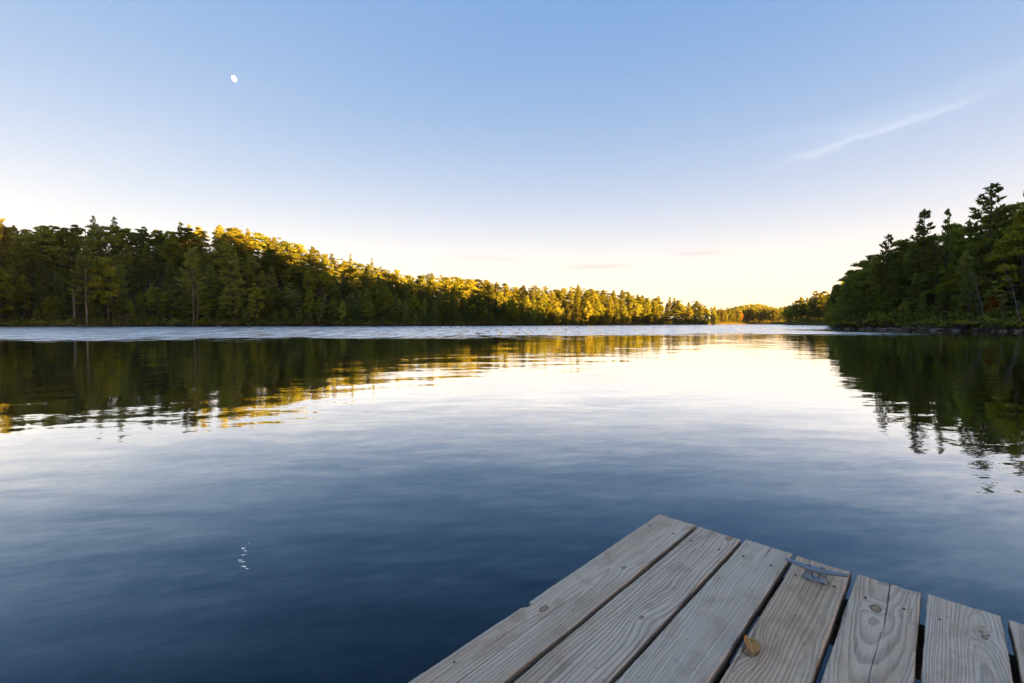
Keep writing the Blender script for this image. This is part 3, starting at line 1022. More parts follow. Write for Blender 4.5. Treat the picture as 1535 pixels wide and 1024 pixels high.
hill_beyond()
pts = []
for k in range(1700):                      # unseen wooded ridge on the right, its crowns added for their dappled shadow
    if k >= 1500:                          # lower woods hidden behind the right shore, added to shade the far point
        a = rg.uniform(35.6, 49); r_ = rg.uniform(230, 470)
        x = math.sin(R(a)) * r_; y = math.cos(R(a)) * r_
        pts.append((x, y, float(ground(x, y)), rg.uniform(15, 20), rg.uniform(3, 4.6)))
        continue
    a = rg.uniform(50, 118); t_ = rg.uniform(35, 1.15 * float(np.interp(a, RG_A, RG_W)))
    r_ = float(shore(np.array(a))) + t_
    x = math.sin(R(a)) * r_; y = math.cos(R(a)) * r_
    hh = 0.6 if a < 58 else 1.0
    pts.append((x, y, float(ground(x, y)), rg.uniform(12, 21) * hh, rg.uniform(2.5, 4.2)))
blob_wood('ridge_wood', pts, 6, M_OAK, 'unseen woods on the right-hand ridge, added to shade the far shore')


def undergrowth():
    r = NP(44); gr = Acc()
    for p0, p1, tmin, tmax, n in ((-60, 977, 1, 95, 3600), (-60, 977, 46, 95, 3000), (984, 1063, 1, 40, 300), (1247, 1620, 1, 80, 1500), (1066, 1250, 1, 70, 500)):
        a = r.uniform(float(az_of(p0)), float(az_of(p1)), n); t_ = tmin + (tmax - tmin) * r.uniform(0, 1, n) ** 1.2
        rr = shore(a) + t_
        x = np.sin(np.radians(a)) * rr; y = np.cos(np.radians(a)) * rr; z = ground(x, y)
        h = r.uniform(1.2, 4.5, n) if tmin < 10 else r.uniform(5, 11, n)
        px = 767.5 + x / y * F
        sk = SKY_L if p1 < 1240 else SKY_R
        h = np.minimum(h, np.maximum(0.86 * (CAM_H + (HZ - np.interp(px, sk[:, 0], sk[:, 1])) / F * y - z), 1.0))
        m = 34
        o = unit(r.normal(0, 1, (n, m, 3)))
        w = (0.55 + 0.45 * h)[:, None, None]
        c = np.stack([x, y, z + h * 0.45], -1)[:, None, :] + o * np.concatenate([w, w, (h * 0.55)[:, None, None]], 2) * r.uniform(0.5, 1.0, (n, m, 1))
        nrm = unit(o + r.normal(0, 0.5, (n, m, 3)) + [0, 0, 0.3])
        d = unit(np.cross(nrm, r.normal(0, 1, (n, m, 3)))); sd = np.cross(nrm, d)
        k = n * m
        tn = np.clip(np.repeat(r.uniform(0.1, 0.9, n), m) + r.normal(0, 0.1, k), 0, 1)
        gr.cards(c.reshape(-1, 3), d.reshape(-1, 3), sd.reshape(-1, 3), r.uniform(0.5, 0.95, k), r.uniform(0.35, 0.6, k), tn)
    tag(obj('undergrowth', gr.mesh('undergrowth', M_OAK)), 'leafy undergrowth between the trees', kind='stuff')


undergrowth()


# reeds and grass along the far bars
def grass_bar():
    r = NP(9); gr = Acc()

    def strip(p0, p1, t0, t1, n, h):
        px = r.uniform(p0, p1, n); t_ = r.uniform(t0, t1, n)
        a = az_of(px); rr = shore(a) + t_
        x = np.sin(np.radians(a)) * rr; y = np.cos(np.radians(a)) * rr
        z = np.maximum(ground(x, y), 0.0)
        hh = r.uniform(0.6, 1.2, n) * h
        d = unit(np.column_stack([r.normal(0, 0.25, n), r.normal(0, 0.25, n), np.ones(n)]))
        sd = unit(np.column_stack([np.ones(n), r.normal(0, 0.4, n), np.zeros(n)]))
        gr.cards(np.column_stack([x, y, z + hh * 0.45]), d, sd, hh, np.full(n, 0.22), r.uniform(0, 1, n))
    strip(1182, 1244, 0.2, 20, 9000, 1.3)
    strip(984, 1062, 0.2, 6, 3500, 1.0)
    strip(1068, 1180, 0.2, 5, 4000, 1.2)
    strip(10, 180, 0.1, 1.8, 5000, 0.6)
    strip(905, 976, 0.1, 2.0, 1500, 0.7)
    mt = leaf_material('marsh_grass', (0.10, 0.085, 0.035), (0.15, 0.12, 0.055), (0.22, 0.19, 0.085), 0.3)
    tag(obj('marsh_grass', gr.mesh('marsh_grass', mt)), 'tan and green marsh grass along the waterline', kind='stuff')


grass_bar()


# ------------------------------------------------------------------ evening haze over the lake
def build_haze():
    mt = bpy.data.materials.new('haze')
    mt.use_nodes = True
    mt.node_tree.nodes.clear()
    t = NT(mt.node_tree)
    out = t.n.new('ShaderNodeOutputMaterial')
    v = t.n.new('ShaderNodeVolumePrincipled')
    v.inputs['Color'].default_value = (0.92, 0.95, 1.0, 1)
    v.inputs['Density'].default_value = 0.000035
    t.l.new(v.outputs[0], out.inputs['Volume'])
    bm = bmesh.new()
    bmesh.ops.create_cube(bm, size=1.0)
    for q in bm.verts: q.co = Vector((q.co.x * 5200, q.co.y * 5200, -5.0 if q.co.z < 0 else 135.0))
    me = bpy.data.meshes.new('haze'); bm.to_mesh(me); bm.free()
    me.materials.append(mt)
    tag(obj('haze', me), 'thin evening haze over the lake', kind='stuff')


build_haze()


# ------------------------------------------------------------------ moon
def build_moon():
    D = 9000.0
    c, s = math.cos(PITCH), math.sin(PITCH)
    d = Vector((351 - 767.5, F, 512 - 118))
    d = Vector((d.x, d.y * c + d.z * s, -d.y * s + d.z * c)).normalized()
    k = D / 900.0
    bm = bmesh.new()
    bmesh.ops.create_uvsphere(bm, u_segments=32, v_segments=20, radius=1.0)
    me = bpy.data.meshes.new('moon'); bm.to_mesh(me); bm.free()
    for p in me.polygons: p.use_smooth = True
    mt, t, out = material('moonlit_surface')
    co = t.n.new('ShaderNodeTexCoord').outputs['Object']
    n = t.noise(co, 1.6, 3, 0.6)
    e = t.node('ShaderNodeEmission', Color=t.mix(t.step(n, 0.4, 0.7), (1.0, 0.95, 0.90), (0.72, 0.70, 0.70)), Strength=0.36)
    t.l.new(e.outputs[0], out.inputs[0])
    me.materials.append(mt)
    o = obj('moon', me, None, Vector((0, 0, CAM_H)) + d * D)
    q = d.to_track_quat('Z', 'Y').to_matrix() @ Matrix.Rotation(R(-32), 3, 'Z')
    o.rotation_euler = q.to_euler()
    o.scale = (3.0 * k, 4.4 * k, 3.0 * k)
    tag(o, 'small pale gibbous moon in the blue sky at upper left', 'moon')


build_moon()


# ------------------------------------------------------------------ the dock
DAZ = R(43.4)
DX = Vector((math.sin(DAZ), math.cos(DAZ), 0))       # along the planks, outward
EX = Vector((math.cos(DAZ), -math.sin(DAZ), 0))      # across the planks
C0 = Vector((0.734, 2.235, DECK_Z))                  # outer left corner
dock = empty('dock', C0, 0.0)
dock.rotation_euler = (0, 0, math.atan2(-DX.y, -DX.x))   # local +X runs along the planks towards the viewer
tag(dock, 'weathered grey wooden dock reaching over the water in the foreground', 'dock')
# local axes: X = towards the viewer (u), Y = across; EX in local coordinates is +Y or -Y
VS = 1.0 if (Matrix.Rotation(math.atan2(-DX.y, -DX.x), 3, 'Z') @ Vector((0, 1, 0))).dot(EX) > 0 else -1.0


def wood_material(name, seed, tone, knots, vc, h0, freq, cracks=(), con=1.0):
    """weathered plain-sawn board: growth rings cut lengthwise, bent round the knots"""
    mt, t, out = material(name)
    r = random.Random(seed)
    co = t.n.new('ShaderNodeTexCoord').outputs['Object']
    x, y, z = t.sep(co)
    sd = seed * 3.7
    big = t.sub(t.noise(t.xyz(t.mul(x, 1.1), t.mul(y, 3.0), sd), 1.0, 2, 0.5), 0.5)
    med = t.sub(t.noise(t.xyz(t.mul(x, 4.0), t.mul(y, 16.0), sd + 4), 1.0, 3, 0.55), 0.5)
    yy = t.add(t.sub(y, vc), t.mul(big, 0.06))
    hh = t.add(t.add(h0, t.mul(x, r.uniform(-0.05, 0.05))), t.add(t.mul(big, 0.07), t.mul(z, 1.0)))
    ring = t.m('SQRT', t.add(t.mul(yy, yy), t.mul(hh, hh)))
    ring = t.add(ring, t.mul(med, 0.010))
    kmask = None; kd = None
    for (ku, kv, kr, amp, spread) in knots:
        dx = t.mul(t.sub(x, ku), 0.55); dy = t.sub(y, kv)
        q2 = t.add(t.mul(dx, dx), t.mul(dy, dy))
        ring = t.add(ring, t.mul(t.m('EXPONENT', t.mul(q2, -1.0 / (spread * spread))), amp))
        q = t.add(t.m('SQRT', q2), t.mul(med, 0.006))
        k = t.step(q, kr * 1.05, kr * 0.7)
        kmask = k if kmask is None else t.m('MAXIMUM', kmask, k)
        e = t.mul(t.step(q, kr * 0.72, kr * 0.98), t.step(q, kr * 1.35, kr * 1.0))
        kd = e if kd is None else t.m('MAXIMUM', kd, e)
    ph = t.add(t.mul(ring, freq), t.mul(t.noise(t.xyz(t.mul(ring, freq * 0.35), t.mul(x, 0.5), sd + 1), 1.0, 2, 0.5), 2.6))
    fr = t.m('FRACT', ph)
    late = t.mul(t.step(fr, 0.30, 0.86), t.step(fr, 1.0, 0.90))     # sharp on one side, soft on the other
    fibL = t.noise(t.xyz(t.mul(x, 3.0), t.mul(y, 210.0), sd + 21), 1.0, 3, 0.65)
    late = t.mul(late, t.step(fibL, 0.30, 0.60, 0.35, 1.2))
    bandvar = t.noise(t.xyz(t.m('FLOOR', ph), 0.0, sd), 7.3, 0)
    fib = t.noise(t.xyz(t.mul(x, 5.0), t.mul(y, 330.0), sd + 9), 1.0, 3, 0.6)
    fib2 = t.noise(t.xyz(t.mul(x, 22.0), t.mul(y, 700.0), sd + 2), 1.0, 2, 0.6)
    stain = t.noise(t.xyz(t.mul(x, 2.3), t.mul(y, 9.0), sd + 6), 1.0, 4, 0.6)
    blot = t.noise(t.xyz(t.mul(x, 7.0), t.mul(y, 11.0), sd + 16), 1.0, 4, 0.65)
    base = t.mix(t.step(stain, 0.32, 0.68), tone[0], tone[1])
    base = t.mix(t.mul(t.step(blot, 0.48, 0.68), 0.75), base, tone[2])
    c = t.mix(t.m('MINIMUM', t.mul(late, t.add(0.25 * con, t.mul(bandvar, 0.70 * con))), 1.0), base, t.mix(0.58, base, (0.17, 0.125, 0.085)))
    c = t.mix(t.mul(t.step(fib, 0.50, 0.72), 0.55), c, t.mix(0.45, c, (0.13, 0.105, 0.09)))
    c = t.mix(t.mul(t.step(fib2, 0.52, 0.7), 0.35), c, t.mix(0.5, c, (0.62, 0.58, 0.55)))
    chk = t.step(t.noise(t.xyz(t.mul(x, 2.2), t.mul(y, 150.0), sd + 30), 1.0, 2, 0.5), 0.68, 0.74)
    c = t.mix(t.mul(chk, 0.65), c, (0.05, 0.038, 0.03))
    crk = None
    for (u0, u1, v0, v1, w) in cracks:
        line = t.add(v0, t.mul(t.sub(x, u0), (v1 - v0) / (u1 - u0)))
        d = t.m('ABSOLUTE', t.add(t.sub(y, line), t.mul(med, 0.012)))
        k = t.mul(t.step(d, w, w * 0.35), t.mul(t.step(x, u0 - 0.01, u0 + 0.01), t.step(x, u1, u1 - 0.12)))
        crk = k if crk is None else t.m('MAXIMUM', crk, k)
    if kmask is not None:
        c = t.mix(t.mul(kmask, 0.75), c, t.mix(fib, (0.22, 0.115, 0.040), (0.46, 0.27, 0.11)))
        c = t.mix(t.mul(kd, 0.75), c, (0.035, 0.026, 0.02))
    speck = t.noise(t.xyz(t.mul(x, 55.0), t.mul(y, 90.0), sd), 1.0, 2, 0.5)
    c = t.mix(t.mul(t.step(speck, 0.70, 0.76), 0.55), c, (0.07, 0.06, 0.052))
    # side faces keep a browner, darker tone
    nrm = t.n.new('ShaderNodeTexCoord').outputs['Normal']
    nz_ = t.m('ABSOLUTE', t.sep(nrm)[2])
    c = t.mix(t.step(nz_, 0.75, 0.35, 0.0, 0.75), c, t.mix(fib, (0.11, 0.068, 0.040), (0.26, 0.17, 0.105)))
    hgt = t.add(t.sub(t.mul(late, 0.8), t.mul(chk, 1.2)), t.add(t.mul(fib, 0.6), t.mul(fib2, 0.25)))
    if kd is not None: hgt = t.sub(hgt, t.mul(kd, 1.2))
    if crk is not None:
        hgt = t.sub(hgt, t.mul(crk, 4.0))
        c = t.mix(t.mul(crk, 0.9), c, (0.018, 0.014, 0.011))
    bp = t.n.new('ShaderNodeBump')
    bp.inputs['Distance'].default_value = 0.0026
    bp.inputs['Strength'].default_value = 1.0
    t.put(bp.inputs['Height'], hgt)
    b = t.n.new('ShaderNodeBsdfPrincipled')
    t.put(b.inputs['Base Color'], c)
    b.inputs['Roughness'].default_value = 0.66
    b.inputs['Specular IOR Level'].default_value = 0.5
    t.put(b.inputs['Normal'], bp.outputs[0])
    t.l.new(b.outputs[0], out.inputs[0])
    return mt


def plank_mesh(name, seed, w, L, th, mat, notch=None, chips=()):
    """one board: rounded arrises, a slightly cupped top, uneven edges and a ragged end"""
    r = NP(seed)
    # section, running round from lower left over the top to lower right
    b = 0.006
    nt = 9
    sec = [(0, -th), (0, -th * 0.5), (0, -b), (b * 0.3, -b * 0.3)]
    sec += [(b + (w - 2 * b) * k / (nt - 1), 0.0) for k in range(nt)]
    sec += [(w - b * 0.3, -b * 0.3), (w, -b), (w, -th * 0.5), (w, -th)]
    sec = np.array(sec); k = len(sec)
    us = np.concatenate([[0.0, 0.0035], np.linspace(0.012, 0.3, 26), np.linspace(0.31, 1.6, 130), np.linspace(1.65, L, 12)])
    if notch is not None:
        us = np.unique(np.concatenate([us, np.linspace(notch[0] - 0.05, notch[0] + 0.05, 34)]))
    n = len(us)

    def n1(u, f, a, ph):
        return a * (np.sin(u * f + ph) + 0.6 * np.sin(u * f * 2.3 + ph * 1.7) + 0.4 * np.sin(u * f * 5.1 + ph * 0.6))
    ph = r.uniform(0, 6.28, 6)
    eL = n1(us, 9, 0.0008, ph[0]) + r.normal(0, 0.00035, n)
    eR = n1(us, 8, 0.0008, ph[1]) + r.normal(0, 0.00035, n)
    V = np.zeros((n, k, 3))
    endrag = r.normal(0, 0.0016, k) + n1(sec[:, 1] * 0 + sec[:, 0], 40, 0.0012, ph[2])
    for i, u in enumerate(us):
        q = sec[:, 0] / w
        y = sec[:, 0] + eL[i] * (1 - q) + eR[i] * q
        z = sec[:, 1] - 0.0022 * (1 - (2 * q - 1) ** 2) * (sec[:, 1] > -0.001) + n1(u, 3, 0.0012, ph[3])
        if u < 0.004: z = np.where(sec[:, 1] > -b * 0.9, z - (0.004 - u) * 0.7, z); 
        if notch is not None:
            u0, ln, dp = notch
            d = (u - u0) / ln
            # a sharp step on the outward side, a long slope on the other
            k_ = 0.0
            if -0.5 <= d <= 0.5:
                k_ = (1.0 if d < 0.0 else 1 - d * 1.4) * min(1.0, (d + 0.5) * 9) * min(1.0, (0.5 - d) * 9)
            y = np.where(q < 0.25, np.maximum(y, dp * k_ + sec[:, 0] * 0.6 + (0.0015 * r.normal() if k_ > 0 else 0)), y) if k_ > 0 else y
        V[i, :, 0] = u + endrag * max(0.0, 1 - u / 0.02)
        V[i, :, 1] = y; V[i, :, 2] = z
    V[:, :, 1] *= VS
    f = []
    for i in range(n - 1):
        for j in range(k - 1):
            f.append((i * k + j, (i + 1) * k + j, (i + 1) * k + j + 1, i * k + j + 1))
        f.append((i * k + k - 1, (i + 1) * k + k - 1, (i + 1) * k, i * k))
    f.append(tuple(range(k))); f.append(tuple((n - 1) * k + j for j in range(k))[::-1])
    if VS < 0: f = [t_[::-1] for t_ in f]
    me = bpy.data.meshes.new(name)
    me.from_pydata(V.reshape(-1, 3).tolist(), [], f)
    bm = bmesh.new(); bm.from_mesh(me); bmesh.ops.recalc_face_normals(bm, faces=bm.faces); bm.to_mesh(me); bm.free()
    for p in me.polygons: p.use_smooth = len(p.vertices) == 4
    me.materials.append(mat)
    return me


def uv(px, py, z=DECK_Z):
    """dock coordinates (u from the outer end, v from the left edge) of a point seen at a photo pixel on the deck"""
    c, s = math.cos(PITCH), math.sin(PITCH)
    d = Vector((px - 767.5, F, 512 - py))
    d = Vector((d.x, d.y * c + d.z * s, -d.y * s + d.z * c))
    p = Vector((0, 0, CAM_H)) + d * ((z - CAM_H) / d.z)
    q = p - C0
    return -q.dot(DX), q.dot(EX)


EDGES = [(0.0, 0.184, 0.0), (0.200, 0.384, 0.004), (0.398, 0.578, -0.012), (0.596, 0.776, 0.0), (0.793, 0.974, -0.004), (0.988, 1.166, -0.010), (1.183, 1.364, 0.004),
         (1.381, 1.562, -0.003), (1.579, 1.760, 0.002), (1.777, 1.957, -0.005)]
G = ((0.74, 0.56, 0.385), (0.62, 0.445, 0.285), (0.49, 0.33, 0.19))
GW = ((0.70, 0.50, 0.31), (0.59, 0.40, 0.23), (0.46, 0.29, 0.15))
GB = ((0.74, 0.58, 0.42), (0.65, 0.485, 0.33), (0.53, 0.375, 0.235))






def knot(px, py, i, kr, amp, spread):
    u, v = uv(px, py)
    return (u - EDGES[i][2], VS * (v - EDGES[i][0]), kr, amp, spread)


KN = {0: [knot(935, 850, 0, 0.007, 0.010, 0.03), knot(815, 911, 0, 0.010, 0.016, 0.035)],
      1: [knot(1093, 806, 1, 0.013, 0.018, 0.03), knot(962, 925, 1, 0.006, 0.022, 0.05), knot(1010, 880, 1, 0.003, -0.012, 0.03)],
      2: [], 3: [knot(1126, 972, 3, 0.019, 0.030, 0.045)],
      4: [knot(1313, 911, 4, 0.013, 0.016, 0.028)], 5: [knot(1476, 955, 5, 0.006, 0.010, 0.025), knot(1470, 946, 5, 0.004, 0.006, 0.02)], 6: [], 7: [], 8: [], 9: []}
PRM = [(G, 0.10, 0.035, 95), (G, 0.07, 0.020, 70), (GB, -0.02, 0.06, 150), (GW, 0.15, 0.030, 85), (G, 0.09, 0.10, 170), (GB, 0.12, 0.05, 150), (G, 0.02, 0.06, 130),
       (GW, 0.1, 0.03, 90), (G, 0.05, 0.04, 110), (GB, 0.12, 0.05, 120)]
nu, nv = uv(797, 911)
for i, (v0, v1, u0) in enumerate(EDGES):
    tone, vc, h0, fq = PRM[i]
    crk = ()
    if i == 4:
        a = uv(1335, 876); b_ = uv(1326, 925); c_ = uv(1300, 1024)
        crk = ((-0.02, b_[0] + 0.12, VS * (a[1] - v0), VS * (b_[1] - v0 + 0.004), 0.0020), (b_[0] + 0.10, c_[0] + 0.1, VS * (b_[1] - v0), VS * (c_[1] - v0), 0.0011))
    if i == 2:
        a = uv(1160, 814); crk = ((-0.02, 0.16, VS * (a[1] - v0), VS * (a[1] - v0 + 0.004), 0.0018),)
    if i == 0:
        crk = ((0.9, 1.9, VS * 0.09, VS * 0.10, 0.0014),)
    mat = wood_material('weathered_board', 3 + i * 5, tone, KN[i], VS * vc, h0, fq, crk, (0.8, 1.45, 0.8, 1.15, 1.1, 0.9, 1, 1, 1, 1)[i])
    me = plank_mesh('plank', 50 + i, v1 - v0, 3.1, 0.038, mat, (nu, 0.045, 0.015) if i == 0 else None)
    p = obj('plank', me, dock, (u0, VS * v0, 0))
    p.rotation_euler[1] = R((0.0, 0.06, -0.05, 0.03, -0.08, 0.05, 0.02, 0, 0, 0)[i])
    if i == 0: p['label'] = 'grey outer plank with a chipped notch in its left edge'
    if i == 3: p['label'] = 'brownish plank with a large round knot'
    if i == 4: p['label'] = 'grey plank split by a long dark crack'


# beams and posts below the boards
def box_mesh(name, sx, sy, sz, mat, bev=0.006):
    bm = bmesh.new()
    bmesh.ops.create_cube(bm, size=1.0)
    for v in bm.verts: v.co = Vector((v.co.x * sx, v.co.y * sy, v.co.z * sz))
    bmesh.ops.bevel(bm, geom=bm.edges[:], offset=bev, segments=2, affect='EDGES')
    me = bpy.data.meshes.new(name); bm.to_mesh(me); bm.free()
    me.materials.append(mat)
    return me


M_BEAM = bark_material('dark_timber', (0.035, 0.028, 0.022), (0.09, 0.07, 0.055), 6.0)  # dark mottled timber for the beams and posts
bw = 1.93
beam_me = box_mesh('beam', 0.045, bw, 0.17, M_BEAM)
for u_ in (0.16, 1.35, 2.75):
    obj('beam', beam_me, dock, (u_, VS * (bw / 2 + 0.015), -0.038 - 0.085 - 0.002))
bm_ = bmesh.new()
bmesh.ops.create_cone(bm_, cap_ends=True, segments=20, radius1=0.07, radius2=0.07, depth=2.6)
post_me = bpy.data.meshes.new('post'); bm_.to_mesh(post_me); bm_.free(); post_me.materials.append(M_BEAM)
for u_ in (0.26, 2.65):
    for v_ in (0.25, 1.7):
        obj('post', post_me, dock, (u_, VS * v_, -0.06 - 1.3))

# nail heads where the boards cross the beams
M_NAIL, t, out = material('rusty_nail')
b = t.n.new('ShaderNodeBsdfPrincipled')
b.inputs['Base Color'].default_value = (0.05, 0.04, 0.035, 1); b.inputs['Metallic'].default_value = 0.4; b.inputs['Roughness'].default_value = 0.7
t.l.new(b.outputs[0], out.inputs[0])
bm_ = bmesh.new()
bmesh.ops.create_cone(bm_, cap_ends=True, segments=12, radius1=0.0042, radius2=0.0036, depth=0.003)
nail_me = bpy.data.meshes.new('nail'); bm_.to_mesh(nail_me); bm_.free(); nail_me.materials.append(M_NAIL)
rg = random.Random(4)
for i, pl in enumerate([o for o in dock.children if o.name.startswith('plank')]):
    w = EDGES[i][1] - EDGES[i][0]
    for u_ in (0.16, 1.35):
        for v_ in (0.035, w - 0.035):
            obj('nail', nail_me, pl, (u_ + rg.uniform(-0.012, 0.012), VS * (v_ + rg.uniform(-0.008, 0.008)), -0.0012))


# ------------------------------------------------------------------ mooring cleat
def build_cleat():
    mt, t, out = material('galvanised_metal')
    co = t.n.new('ShaderNodeTexCoord').outputs['Object']
    n = t.noise(co, 60, 4, 0.6)
    b = t.n.new('ShaderNodeBsdfPrincipled')
    t.put(b.inputs['Base Color'], t.mix(n, (0.15, 0.185, 0.21), (0.29, 0.335, 0.37)))
    b.inputs['Metallic'].default_value = 0.6
    t.put(b.inputs['Roughness'], t.add(0.42, t.mul(n, 0.2)))
    bp = t.n.new('ShaderNodeBump'); bp.inputs['Distance'].default_value = 0.0006; bp.inputs['Strength'].default_value = 0.5
    t.put(bp.inputs['Height'], t.noise(co, 220, 3, 0.6)); t.put(b.inputs['Normal'], bp.outputs[0])
    t.l.new(b.outputs[0], out.inputs[0])
    zt = 0.046
    ul, vl = uv(1178, 838, DECK_Z + zt)
    ur, vr = uv(1271, 863, DECK_Z + zt)
    mid = C0 - DX * ((ul + ur) / 2) + EX * ((vl + vr) / 2)
    axis = (-DX * (ur - ul) + EX * (vr - vl))
    Lc = axis.length
    root = empty('mooring_cleat', (mid.x, mid.y, DECK_Z + 0.0005), math.atan2(axis.y, axis.x))
    tag(root, 'galvanised horn cleat bolted across the fourth plank near its end', 'cleat')

    def loft(name, secs, parent):
        """secs: list of (x, zc, half width, half height) rounded sections"""
        k = 16; V = []; f = []
        for (x, y0, zc, hw, hh) in secs:
            for j in range(k):
                a = 2 * math.pi * j / k
                cx, sx = math.cos(a), math.sin(a)
                V.append((x, y0 + hw * math.copysign(abs(cx) ** 0.75, cx), zc + hh * math.copysign(abs(sx) ** 0.75, sx)))
        for i in range(len(secs) - 1):
            for j in range(k):
                f.append((i * k + j, i * k + (j + 1) % k, (i + 1) * k + (j + 1) % k, (i + 1) * k + j))
        f.append(tuple(range(k))[::-1]); f.append(tuple((len(secs) - 1) * k + j for j in range(k)))
        me = bpy.data.meshes.new(name); me.from_pydata(V, [], f)
        bm = bmesh.new(); bm.from_mesh(me); bmesh.ops.recalc_face_normals(bm, faces=bm.faces); bm.to_mesh(me); bm.free()
        for p in me.polygons: p.use_smooth = True
        me.materials.append(mt)
        return obj(name, me, parent)
    h = Lc / 2
    secs = []
    for q in np.linspace(-1, 1, 25):
        a = abs(q)
        hw = 0.0155 * (1 - a) ** 0.6 * 0.55 + 0.0072 * (1 - 0.25 * a)
        hh = 0.0105 - 0.0055 * a ** 0.7
        zc = 0.036 + 0.010 * max(0.0, (a - 0.2) / 0.8) ** 1.2
        secs.append((q * h, 0, zc, hw, hh))
    secs = [(-h - 0.002, 0, 0.046, 0.003, 0.0025)] + secs + [(h + 0.002, 0, 0.046, 0.003, 0.0025)]
    loft('horn', secs, root)

    def leg(x0):
        k = 16; V = []; f = []
        rows = [(0.0, 0.016, 0.021, 0.0), (0.005, 0.016, 0.021, 0.0), (0.008, 0.0145, 0.016, 0.05), (0.016, 0.0125, 0.0125, 0.1), (0.025, 0.0135, 0.0125, 0.1), (0.034, 0.016, 0.0130, 0.1)]
        for (z, rx, ry, sh) in rows:
            for j in range(k):
                a = 2 * math.pi * j / k
                V.append((x0 * (1 + 0 * sh) + rx * math.cos(a), ry * math.sin(a), z))
        n = len(rows)
        for i in range(n - 1):
            for j in range(k):
                f.append((i * k + j, i * k + (j + 1) % k, (i + 1) * k + (j + 1) % k, (i + 1) * k + j))
        f.append(tuple(range(k))[::-1]); f.append(tuple((n - 1) * k + j for j in range(k)))
        me = bpy.data.meshes.new('leg'); me.from_pydata(V, [], f)
        for p in me.polygons: p.use_smooth = True
        me.materials.append(mt)
        obj('leg', me, root)
    leg(-0.021); leg(0.021)
    # base flange: a long rounded foot plate
    bm = bmesh.new()
    bmesh.ops.create_cone(bm, cap_ends=True, segments=28, radius1=0.0205, radius2=0.018, depth=0.006)
    for v in bm.verts:
        v.co.x = v.co.x * 1.0 + (0.021 if v.co.x > 0 else -0.021)
        v.co.z += 0.003
    bmesh.ops.bevel(bm, geom=[e for e in bm.edges if abs(e.verts[0].co.z - e.verts[1].co.z) < 1e-5 and e.verts[0].co.z > 0.004], offset=0.001, segments=2, affect='EDGES')
    me = bpy.data.meshes.new('base'); bm.to_mesh(me); bm.free(); me.materials.append(mt)
    obj('base', me, root)
    for x0 in (-0.021, 0.021):
        bm = bmesh.new()
        bmesh.ops.create_cone(bm, cap_ends=True, segments=6, radius1=0.0072, radius2=0.0066, depth=0.006)
        bmesh.ops.create_cone(bm, cap_ends=True, segments=16, radius1=0.0092, radius2=0.0088, depth=0.002, matrix=Matrix.Translation((0, 0, -0.0035)))
        me = bpy.data.meshes.new('bolt'); bm.to_mesh(me); bm.free(); me.materials.append(mt)
        obj('bolt', me, root, (x0, 0, 0.0485))


build_cleat()


# ------------------------------------------------------------------ the dry leaf on the knot of the fourth board
def build_leaf():
    mt, t, out = material('dry_leaf')
    co = t.n.new('ShaderNodeTexCoord').outputs['Object']
    n = t.noise(co, 70, 4, 0.6); n2 = t.noise(co, 25, 3, 0.6)
    x, y, z = t.sep(co)
    vein = t.step(t.m('ABSOLUTE', y), 0.0011, 0.0004)
    c = t.mix(n2, (0.50, 0.24, 0.07), (0.68, 0.38, 0.14))
    c = t.mix(t.step(n, 0.55, 0.75), c, (0.36, 0.165, 0.045))
    c = t.mix(vein, c, (0.85, 0.58, 0.28))
    d = t.node('ShaderNodeBsdfDiffuse', Color=c); tr = t.node('ShaderNodeBsdfTranslucent', Color=c)
    mx = t.n.new('ShaderNodeMixShader'); mx.inputs[0].default_value = 0.25
    t.l.new(d.outputs[0], mx.inputs[1]); t.l.new(tr.outputs[0], mx.inputs[2]); t.l.new(mx.outputs[0], out.inputs[0])
    nu_, nv_ = 18, 13
    L_, W_ = 0.070, 0.024
    V = []; f = []
    for i in range(nu_):
        q = i / (nu_ - 1)
        w = W_ * (math.sin(math.pi * min(1, q * 0.88 + 0.06)) ** 0.7) * (1 + 0.10 * math.sin(q * 28))
        for j in range(nv_):
            s = -1 + 2 * j / (nv_ - 1)
            curl = 0.012 * s * s * (0.5 + 0.5 * q) if s > 0 else 0.004 * s * s
            V.append(((q - 0.5) * L_ + 0.002 * math.sin(s * 5), w * s * (1 - 0.25 * abs(s) * (s > 0)), 0.003 + curl + 0.0035 * math.sin(q * 3.0) + 0.0012 * math.sin(q * 17 + s * 6)))
    for i in range(nu_ - 1):
        for j in range(nv_ - 1):
            f.append((i * nv_ + j, (i + 1) * nv_ + j, (i + 1) * nv_ + j + 1, i * nv_ + j + 1))
    me = bpy.data.meshes.new('leaf'); me.from_pydata(V, [], f)
    for p in me.polygons: p.use_smooth = True
    me.materials.append(mt)
    u, v = uv(1125, 970)
    p = C0 - DX * u + EX * v
    o = obj('dry_leaf', me, None, (p.x, p.y, DECK_Z + 0.001))
    o.rotation_euler = (R(4), 0, R(72))
    tag(o, 'curled tan dry leaf lying on the large knot of the brownish plank', 'leaf')
    st = Acc(); st.tube([(-0.5 * L_, 0, 0.004), (-0.5 * L_ - 0.008, 0.001, 0.005), (-0.5 * L_ - 0.016, 0.004, 0.004)], [0.0009, 0.0008, 0.0007], 6)
    obj('stalk', st.mesh('stalk', mt, True), o)


build_leaf()


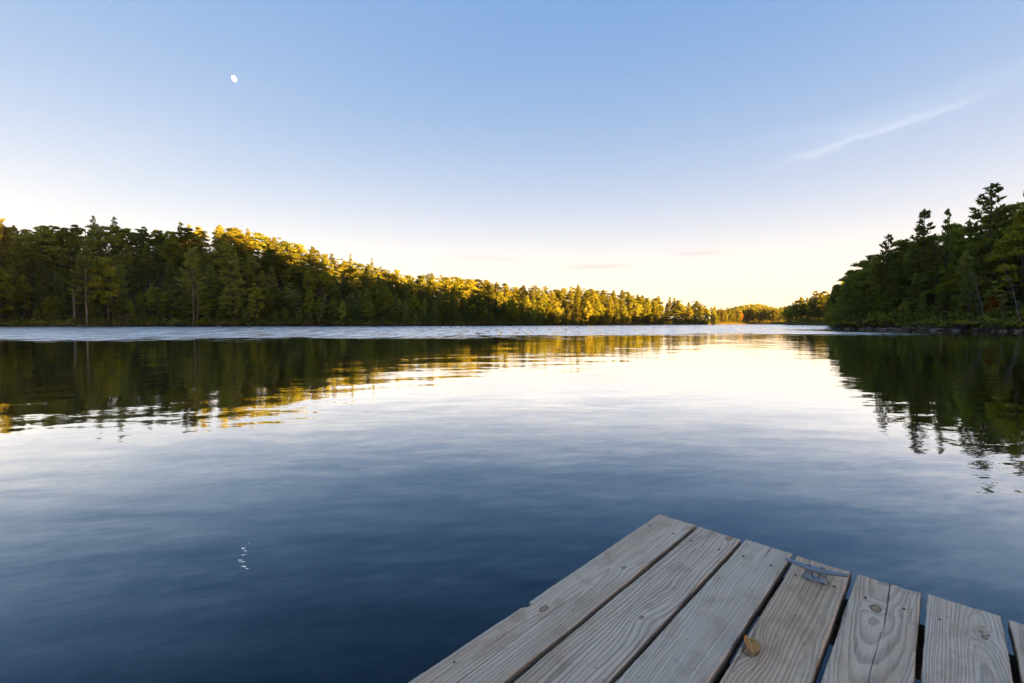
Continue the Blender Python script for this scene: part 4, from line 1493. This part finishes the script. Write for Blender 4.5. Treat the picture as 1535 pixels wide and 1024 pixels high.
# ------------------------------------------------------------------ bits floating on the water
def float_bits():
    mt, t, out = material('pale_floating_leaf')
    t.l.new(t.node('ShaderNodeBsdfDiffuse', Color=(0.5, 0.47, 0.42)).outputs[0], out.inputs[0])
    for px, py, L_, lab in ((291, 584, 0.085, 'pale leaf floating in the dark reflection on the left'),
                            (68, 605, 0.04, 'tiny pale leaf floating near the left edge'),
                            (1366, 531, 0.14, 'tiny pale leaf floating in the dark reflection on the right')):
        c, s = math.cos(PITCH), math.sin(PITCH)
        d = Vector((px - 767.5, F, 512 - py)); d = Vector((d.x, d.y * c + d.z * s, -d.y * s + d.z * c))
        p = Vector((0, 0, CAM_H)) + d * (-CAM_H / d.z)
        V = []; f = []
        for i in range(9):
            q = i / 8; w = L_ * 0.24 * math.sin(math.pi * (q * 0.94 + 0.03))
            for sd in (-1, 0, 1):
                V.append(((q - 0.5) * L_, w * sd, 0.004 + 0.010 * abs(sd) + 0.012 * abs(q - 0.5)))
        for i in range(8):
            for j in range(2):
                f.append((i * 3 + j, i * 3 + 3 + j, i * 3 + 4 + j, i * 3 + 1 + j))
        me = bpy.data.meshes.new('floating_leaf'); me.from_pydata(V, [], f); me.materials.append(mt)
        o = obj('floating_leaf', me, None, (p.x, p.y, 0.0)); o.rotation_euler[2] = px * 0.7
        tag(o, lab, 'leaf', 'leaves floating on the lake')


float_bits()


# ------------------------------------------------------------------ look-alikes that share a label are told apart by their place beside each other
def part_labels():
    seen = {}
    for o in COL.objects:
        if o.parent is None and 'label' in o: seen.setdefault(o['label'], []).append(o)
    for lab, os_ in seen.items():
        if 1 < len(os_) <= 6:
            os_.sort(key=lambda o: o.location.x / max(o.location.y, 1))
            words = (('left one', 'right one'), ('left one', 'middle one', 'right one'), ('leftmost', 'second from left', 'second from right', 'rightmost'),
                     ('leftmost', 'second from left', 'middle one', 'second from right', 'rightmost'), ('leftmost', 'second from left', 'third from left', 'third from right', 'second from right', 'rightmost'))[len(os_) - 2]
            for o, w in zip(os_, words):
                for new in ('%s, the %s' % (lab, w), '%s, %s' % (lab, w), '%s, %s' % (lab, w.split()[0])):
                    if len(new.split()) <= 16:
                        o['label'] = new
                        break


part_labels()
